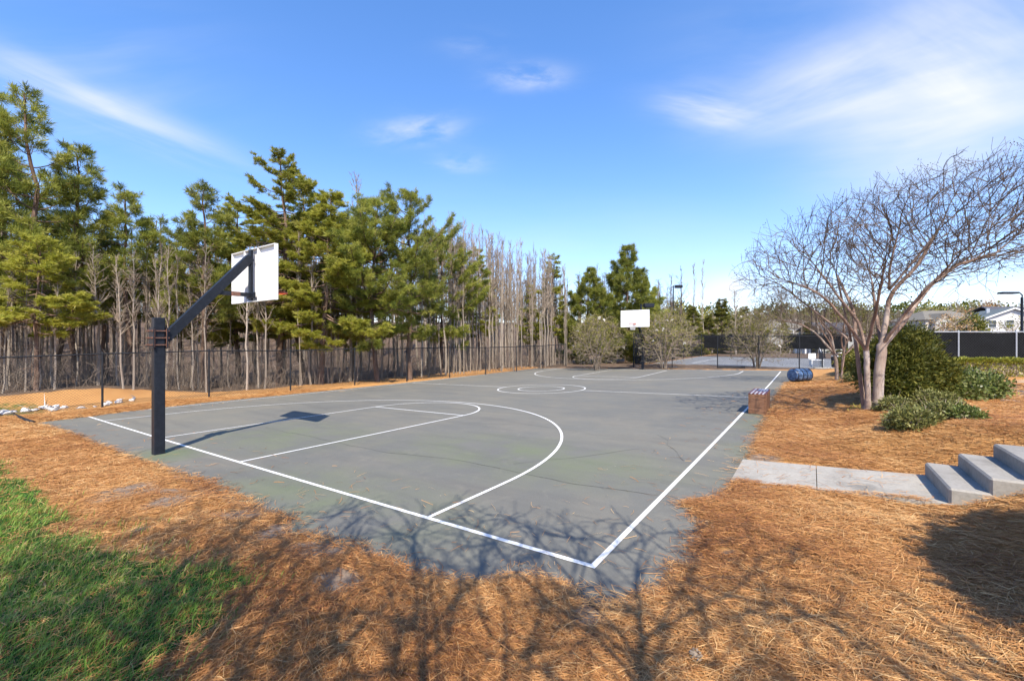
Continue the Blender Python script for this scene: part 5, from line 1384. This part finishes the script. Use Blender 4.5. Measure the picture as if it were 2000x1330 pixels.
P = np.c_[x, y, np.maximum(np.where(onw, walk_z(x)+.004, H(x, y)), np.where(court_sd(x, y) < .1, zcl(x, y)+.004, -9))+rs.uniform(.0, .022, k)]
side = np.stack([-np.sin(th), np.cos(th), rs.normal(0, .35, k)], 1)*(wd/2)[:, None]
a = P-dr*(ln/2)[:, None]; b = P+dr*(ln/2)[:, None]; mid = P+np.c_[rs.normal(0, .008, (k, 2)), .003+0*x]
v = np.stack([a+side, a-side, mid-side, mid+side, b-side*.6, b+side*.6], 1).reshape(-1, 3); i = np.arange(k)*6
sm = MB(); ti = np.repeat(np.clip(rs.normal(.52, .2, k)+.15*wob(x, y, 1.5, 8, 12)+.1*wob(x, y, 4.7, 8, 4)-.3*(rs.random(k) < .12), 0, 1), 6)
sm.add(v, np.concatenate([np.stack([i, i+1, i+2, i+3], 1), np.stack([i+3, i+2, i+4, i+5], 1)]), None, ti)
tag(sm.obj('pine_straw', M['straw']), 'loose orange brown pine needles covering the ground around the court', 'pine straw', kind='stuff')
for u, v in ((1362, 1026), (1357, 1306)):
    p = ground_at(u, v); m = MB(); n = 46; i_ = np.arange(n); z_ = (i_+.5)/n; a_ = i_*2.4; rr_ = .026*np.sin(np.pi*(z_*.85+.12))
    P_ = np.stack([z_*.075-.035, rr_*np.cos(a_), .022+rr_*np.sin(a_)], 1); D_ = np.stack([0*a_+.5, np.cos(a_), np.sin(a_)], 1)
    tube(m, [(-.035, 0, .022), (0, 0, .024), (.04, 0, .022)], [.014, .02, .004], 8); leaf_quads(m, P_, D_, .022, .02, .35, rs)
    o = m.obj('pine_cone', M['bark_grey']); o.location = (p[0], p[1], float(H(p[0], p[1]))+.012); o.rotation_euler.z = u; o.scale = (.75,)*3
    tag(o, 'small pine cone lying on the straw '+('near the court edge below the walkway' if v < 1100 else 'at the bottom, right of the branch shadows'), 'pine cone', 'pine cones')
# grass
x, y, r = polar(150000, 1.8, 14, .8, -56, 12)
gsd = grass_sd(x, y); keep = gsd < .0-rs.exponential(.08, len(x)) + .25*(rs.random(len(x)) < .12); keep &= wob(x, y, 3.3, 9, 6) > -1.5+rs.normal(0, .3, len(x)); keep &= court_sd(x, y) > .1
x, y, r = x[keep], y[keep], r[keep]; k = len(x)
cl = wob(x, y, 2.3, 8, 2); hgt = rs.uniform(.03, .085, k)*(1+.3*np.clip(cl, -1, 1.5)); wd = .0032*(1+.14*r)
th = rs.uniform(0, 6.28, k); le = rs.uniform(.2, 1.1, k); lx = np.cos(th)*le+.5; ly = np.sin(th)*le+.35
P = np.c_[x, y, H(x, y)-.004]; side = np.stack([-np.sin(th), np.cos(th), 0*th], 1)*(wd/2)[:, None]
m1 = P+np.stack([lx*hgt*.35, ly*hgt*.35, hgt*.65], 1); e1 = P+np.stack([lx*hgt, ly*hgt, hgt*.95], 1)
v = np.stack([P+side, P-side, m1-side*.8, m1+side*.8, e1], 1).reshape(-1, 3); i = np.arange(k)*5
gm = MB(); ti = np.clip(rs.normal(.42, .17, k)+.14*cl+(rs.random(k) < .07)*.6, 0, 1)
gm.add(v, np.stack([i, i+1, i+2, i+3], 1), np.stack([i+3, i+2, i+4], 1), np.repeat(ti, 5))
tag(gm.obj('grass', M['grass']), 'green lawn grass at the lower left corner', 'grass', kind='stuff')

# ------------------------------------------------------------------ sky, sun, camera
SUN_EL = R(49.0); SUN_AZ = math.atan2(.67, -.74)       # azimuth clockwise from +y
w = bpy.data.worlds.new('World'); sc.world = w; w.use_nodes = True
nt = w.node_tree; bg = nt.nodes['Background']; out = nt.nodes['World Output']
sky = N(nt, 'ShaderNodeTexSky', sky_type='NISHITA'); sky.sun_disc = False; sky.sun_elevation = SUN_EL; sky.sun_rotation = SUN_AZ
sky.air_density = 1.0; sky.dust_density = .4; sky.ozone_density = 2.5; sky.altitude = 200
gm_ = N(nt, 'ShaderNodeGamma', inp={'Gamma': .84}); nt.links.new(sky.outputs[0], gm_.inputs[0])
hs = N(nt, 'ShaderNodeHueSaturation', inp={'Saturation': 1.32, 'Value': 1.72}); nt.links.new(gm_.outputs[0], hs.inputs['Color'])
nt.links.new(mix(nt, 1., hs.outputs[0], (1.0, .93, 1.06), 'MULTIPLY'), bg.inputs[0]); bg.inputs[1].default_value = .118
tc = N(nt, 'ShaderNodeTexCoord').outputs['Generated']
def dvec(u, v):
    d = FW+RT*(u-1000)/FPX+np.array([0, 0, (665-v)/FPX]); return d/np.linalg.norm(d)
def dot(vec):
    n = N(nt, 'ShaderNodeVectorMath', operation='DOT_PRODUCT'); nt.links.new(tc, n.inputs[0]); n.inputs[1].default_value = [float(c) for c in vec]; return n.outputs['Value']
tot = None
warp = N(nt, 'ShaderNodeTexNoise', inp={'Scale': 2., 'Detail': 2.}); nt.links.new(tc, warp.inputs[0])
def cloud(u0, v0, u1, v1, wid, amt, sc_=9., stretch=5., lo=.42, hi=.75):
    """wisp between two view directions; wid = half width (radians)"""
    global tot
    a, b = dvec(u0, v0), dvec(u1, v1); c = (a+b)/2; c /= np.linalg.norm(c); ax = b-a; ax -= c*ax.dot(c); La = np.linalg.norm(ax)/2; ax /= np.linalg.norm(ax); bx = np.cross(c, ax)
    da = dot(ax); db = math_(nt, 'ADD', dot(bx), math_(nt, 'MULTIPLY', math_(nt, 'SUBTRACT', warp.outputs[0], .5), wid*.7))
    pa = math_(nt, 'DIVIDE', da, La); pb = math_(nt, 'DIVIDE', db, wid)
    r2 = math_(nt, 'ADD', math_(nt, 'MULTIPLY', pa, pa), math_(nt, 'MULTIPLY', pb, pb))
    mk = math_(nt, 'POWER', 2.718, math_(nt, 'MULTIPLY', r2, -1.3)); mk = math_(nt, 'MULTIPLY', mk, math_(nt, 'GREATER_THAN', dot(c), 0.))
    cb = N(nt, 'ShaderNodeCombineXYZ'); nt.links.new(math_(nt, 'MULTIPLY', da, sc_/stretch), cb.inputs[0]); nt.links.new(math_(nt, 'MULTIPLY', db, sc_), cb.inputs[1]); cb.inputs[2].default_value = u0*.013+v0*.031
    nz = noise(nt, cb.outputs[0], 1., 5, .56, .25)
    sm_ = N(nt, 'ShaderNodeMapRange', interpolation_type='SMOOTHSTEP', inp={'From Min': lo, 'From Max': hi}); nt.links.new(nz, sm_.inputs[0])
    dn = math_(nt, 'MULTIPLY', math_(nt, 'MULTIPLY', mk, sm_.outputs[0]), amt)
    tot = dn if tot is None else math_(nt, 'ADD', tot, dn)
cloud(1280, 205, 1480, 235, .035, .8, 14, 5, .32, .72); cloud(1400, 245, 1900, 75, .06, .95, 9, 4, .22, .8); cloud(1560, 300, 2200, 180, .10, 1., 7, 4, .22, .8); cloud(1700, 20, 2050, 190, .12, .75, 8, 3, .25, .85); cloud(1300, 120, 1900, 40, .1, .3, 8, 5, .3, .8)
cloud(-150, 60, 490, 338, .035, .65, 16, 8, .32, .72); cloud(-250, 200, 400, 120, .12, .4, 8, 5, .38, .8); cloud(730, 264, 900, 248, .026, .6, 26, 3, .32, .7); cloud(955, 155, 1105, 150, .022, .6, 26, 3, .32, .7)
cloud(840, 320, 955, 316, .022, .4, 26, 3, .32, .7); cloud(850, 95, 1000, 90, .025, .2, 20, 4, .38, .8)
cloud(1370, 575, 1480, 566, .035, 1.1, 18, 1.2, .28, .6); cloud(1880, 592, 2010, 588, .022, .9, 18, 1.5, .28, .6); cloud(500, 430, 1900, 530, .11, .22, 5, 5, .2, .8)
bg2 = N(nt, 'ShaderNodeBackground', inp={'Color': (.93, .95, 1., 1), 'Strength': .62})
mx = N(nt, 'ShaderNodeMixShader'); cl_ = math_(nt, 'MINIMUM', tot, .93); nt.links.new(cl_, mx.inputs[0])
nt.links.new(bg.outputs[0], mx.inputs[1]); nt.links.new(bg2.outputs[0], mx.inputs[2]); nt.links.new(mx.outputs[0], out.inputs[0])
sd_ = bpy.data.lights.new('sun_lamp', 'SUN'); sd_.energy = 4.5; sd_.angle = R(.45); sd_.color = (1., .91, .78)
so = bpy.data.objects.new('sun_lamp', sd_); col.objects.link(so)
sv = Vector((math.sin(SUN_AZ)*math.cos(SUN_EL), math.cos(SUN_AZ)*math.cos(SUN_EL), math.sin(SUN_EL)))
so.rotation_euler = sv.to_track_quat('Z', 'Y').to_euler(); so.location = (20, -20, 30)
cd = bpy.data.cameras.new('camera'); cam = bpy.data.objects.new('camera', cd); col.objects.link(cam)
cam.location = (CX, CY, CZ); cam.rotation_euler = (R(90), 0, -YAW); cd.sensor_width = 36; cd.sensor_fit = 'HORIZONTAL'; cd.lens = FPX/2000*36; cd.clip_end = 2000; cd.clip_start = .05
sc.camera = cam
sc.view_settings.view_transform = 'Standard'; sc.view_settings.look = 'None'; sc.view_settings.exposure = .82; sc.view_settings.gamma = 1.
sc.cycles.max_bounces = 4; sc.cycles.diffuse_bounces = 2; sc.cycles.transmission_bounces = 3; sc.cycles.use_denoising = True; sc.cycles.use_adaptive_sampling = True; sc.cycles.adaptive_threshold = .02
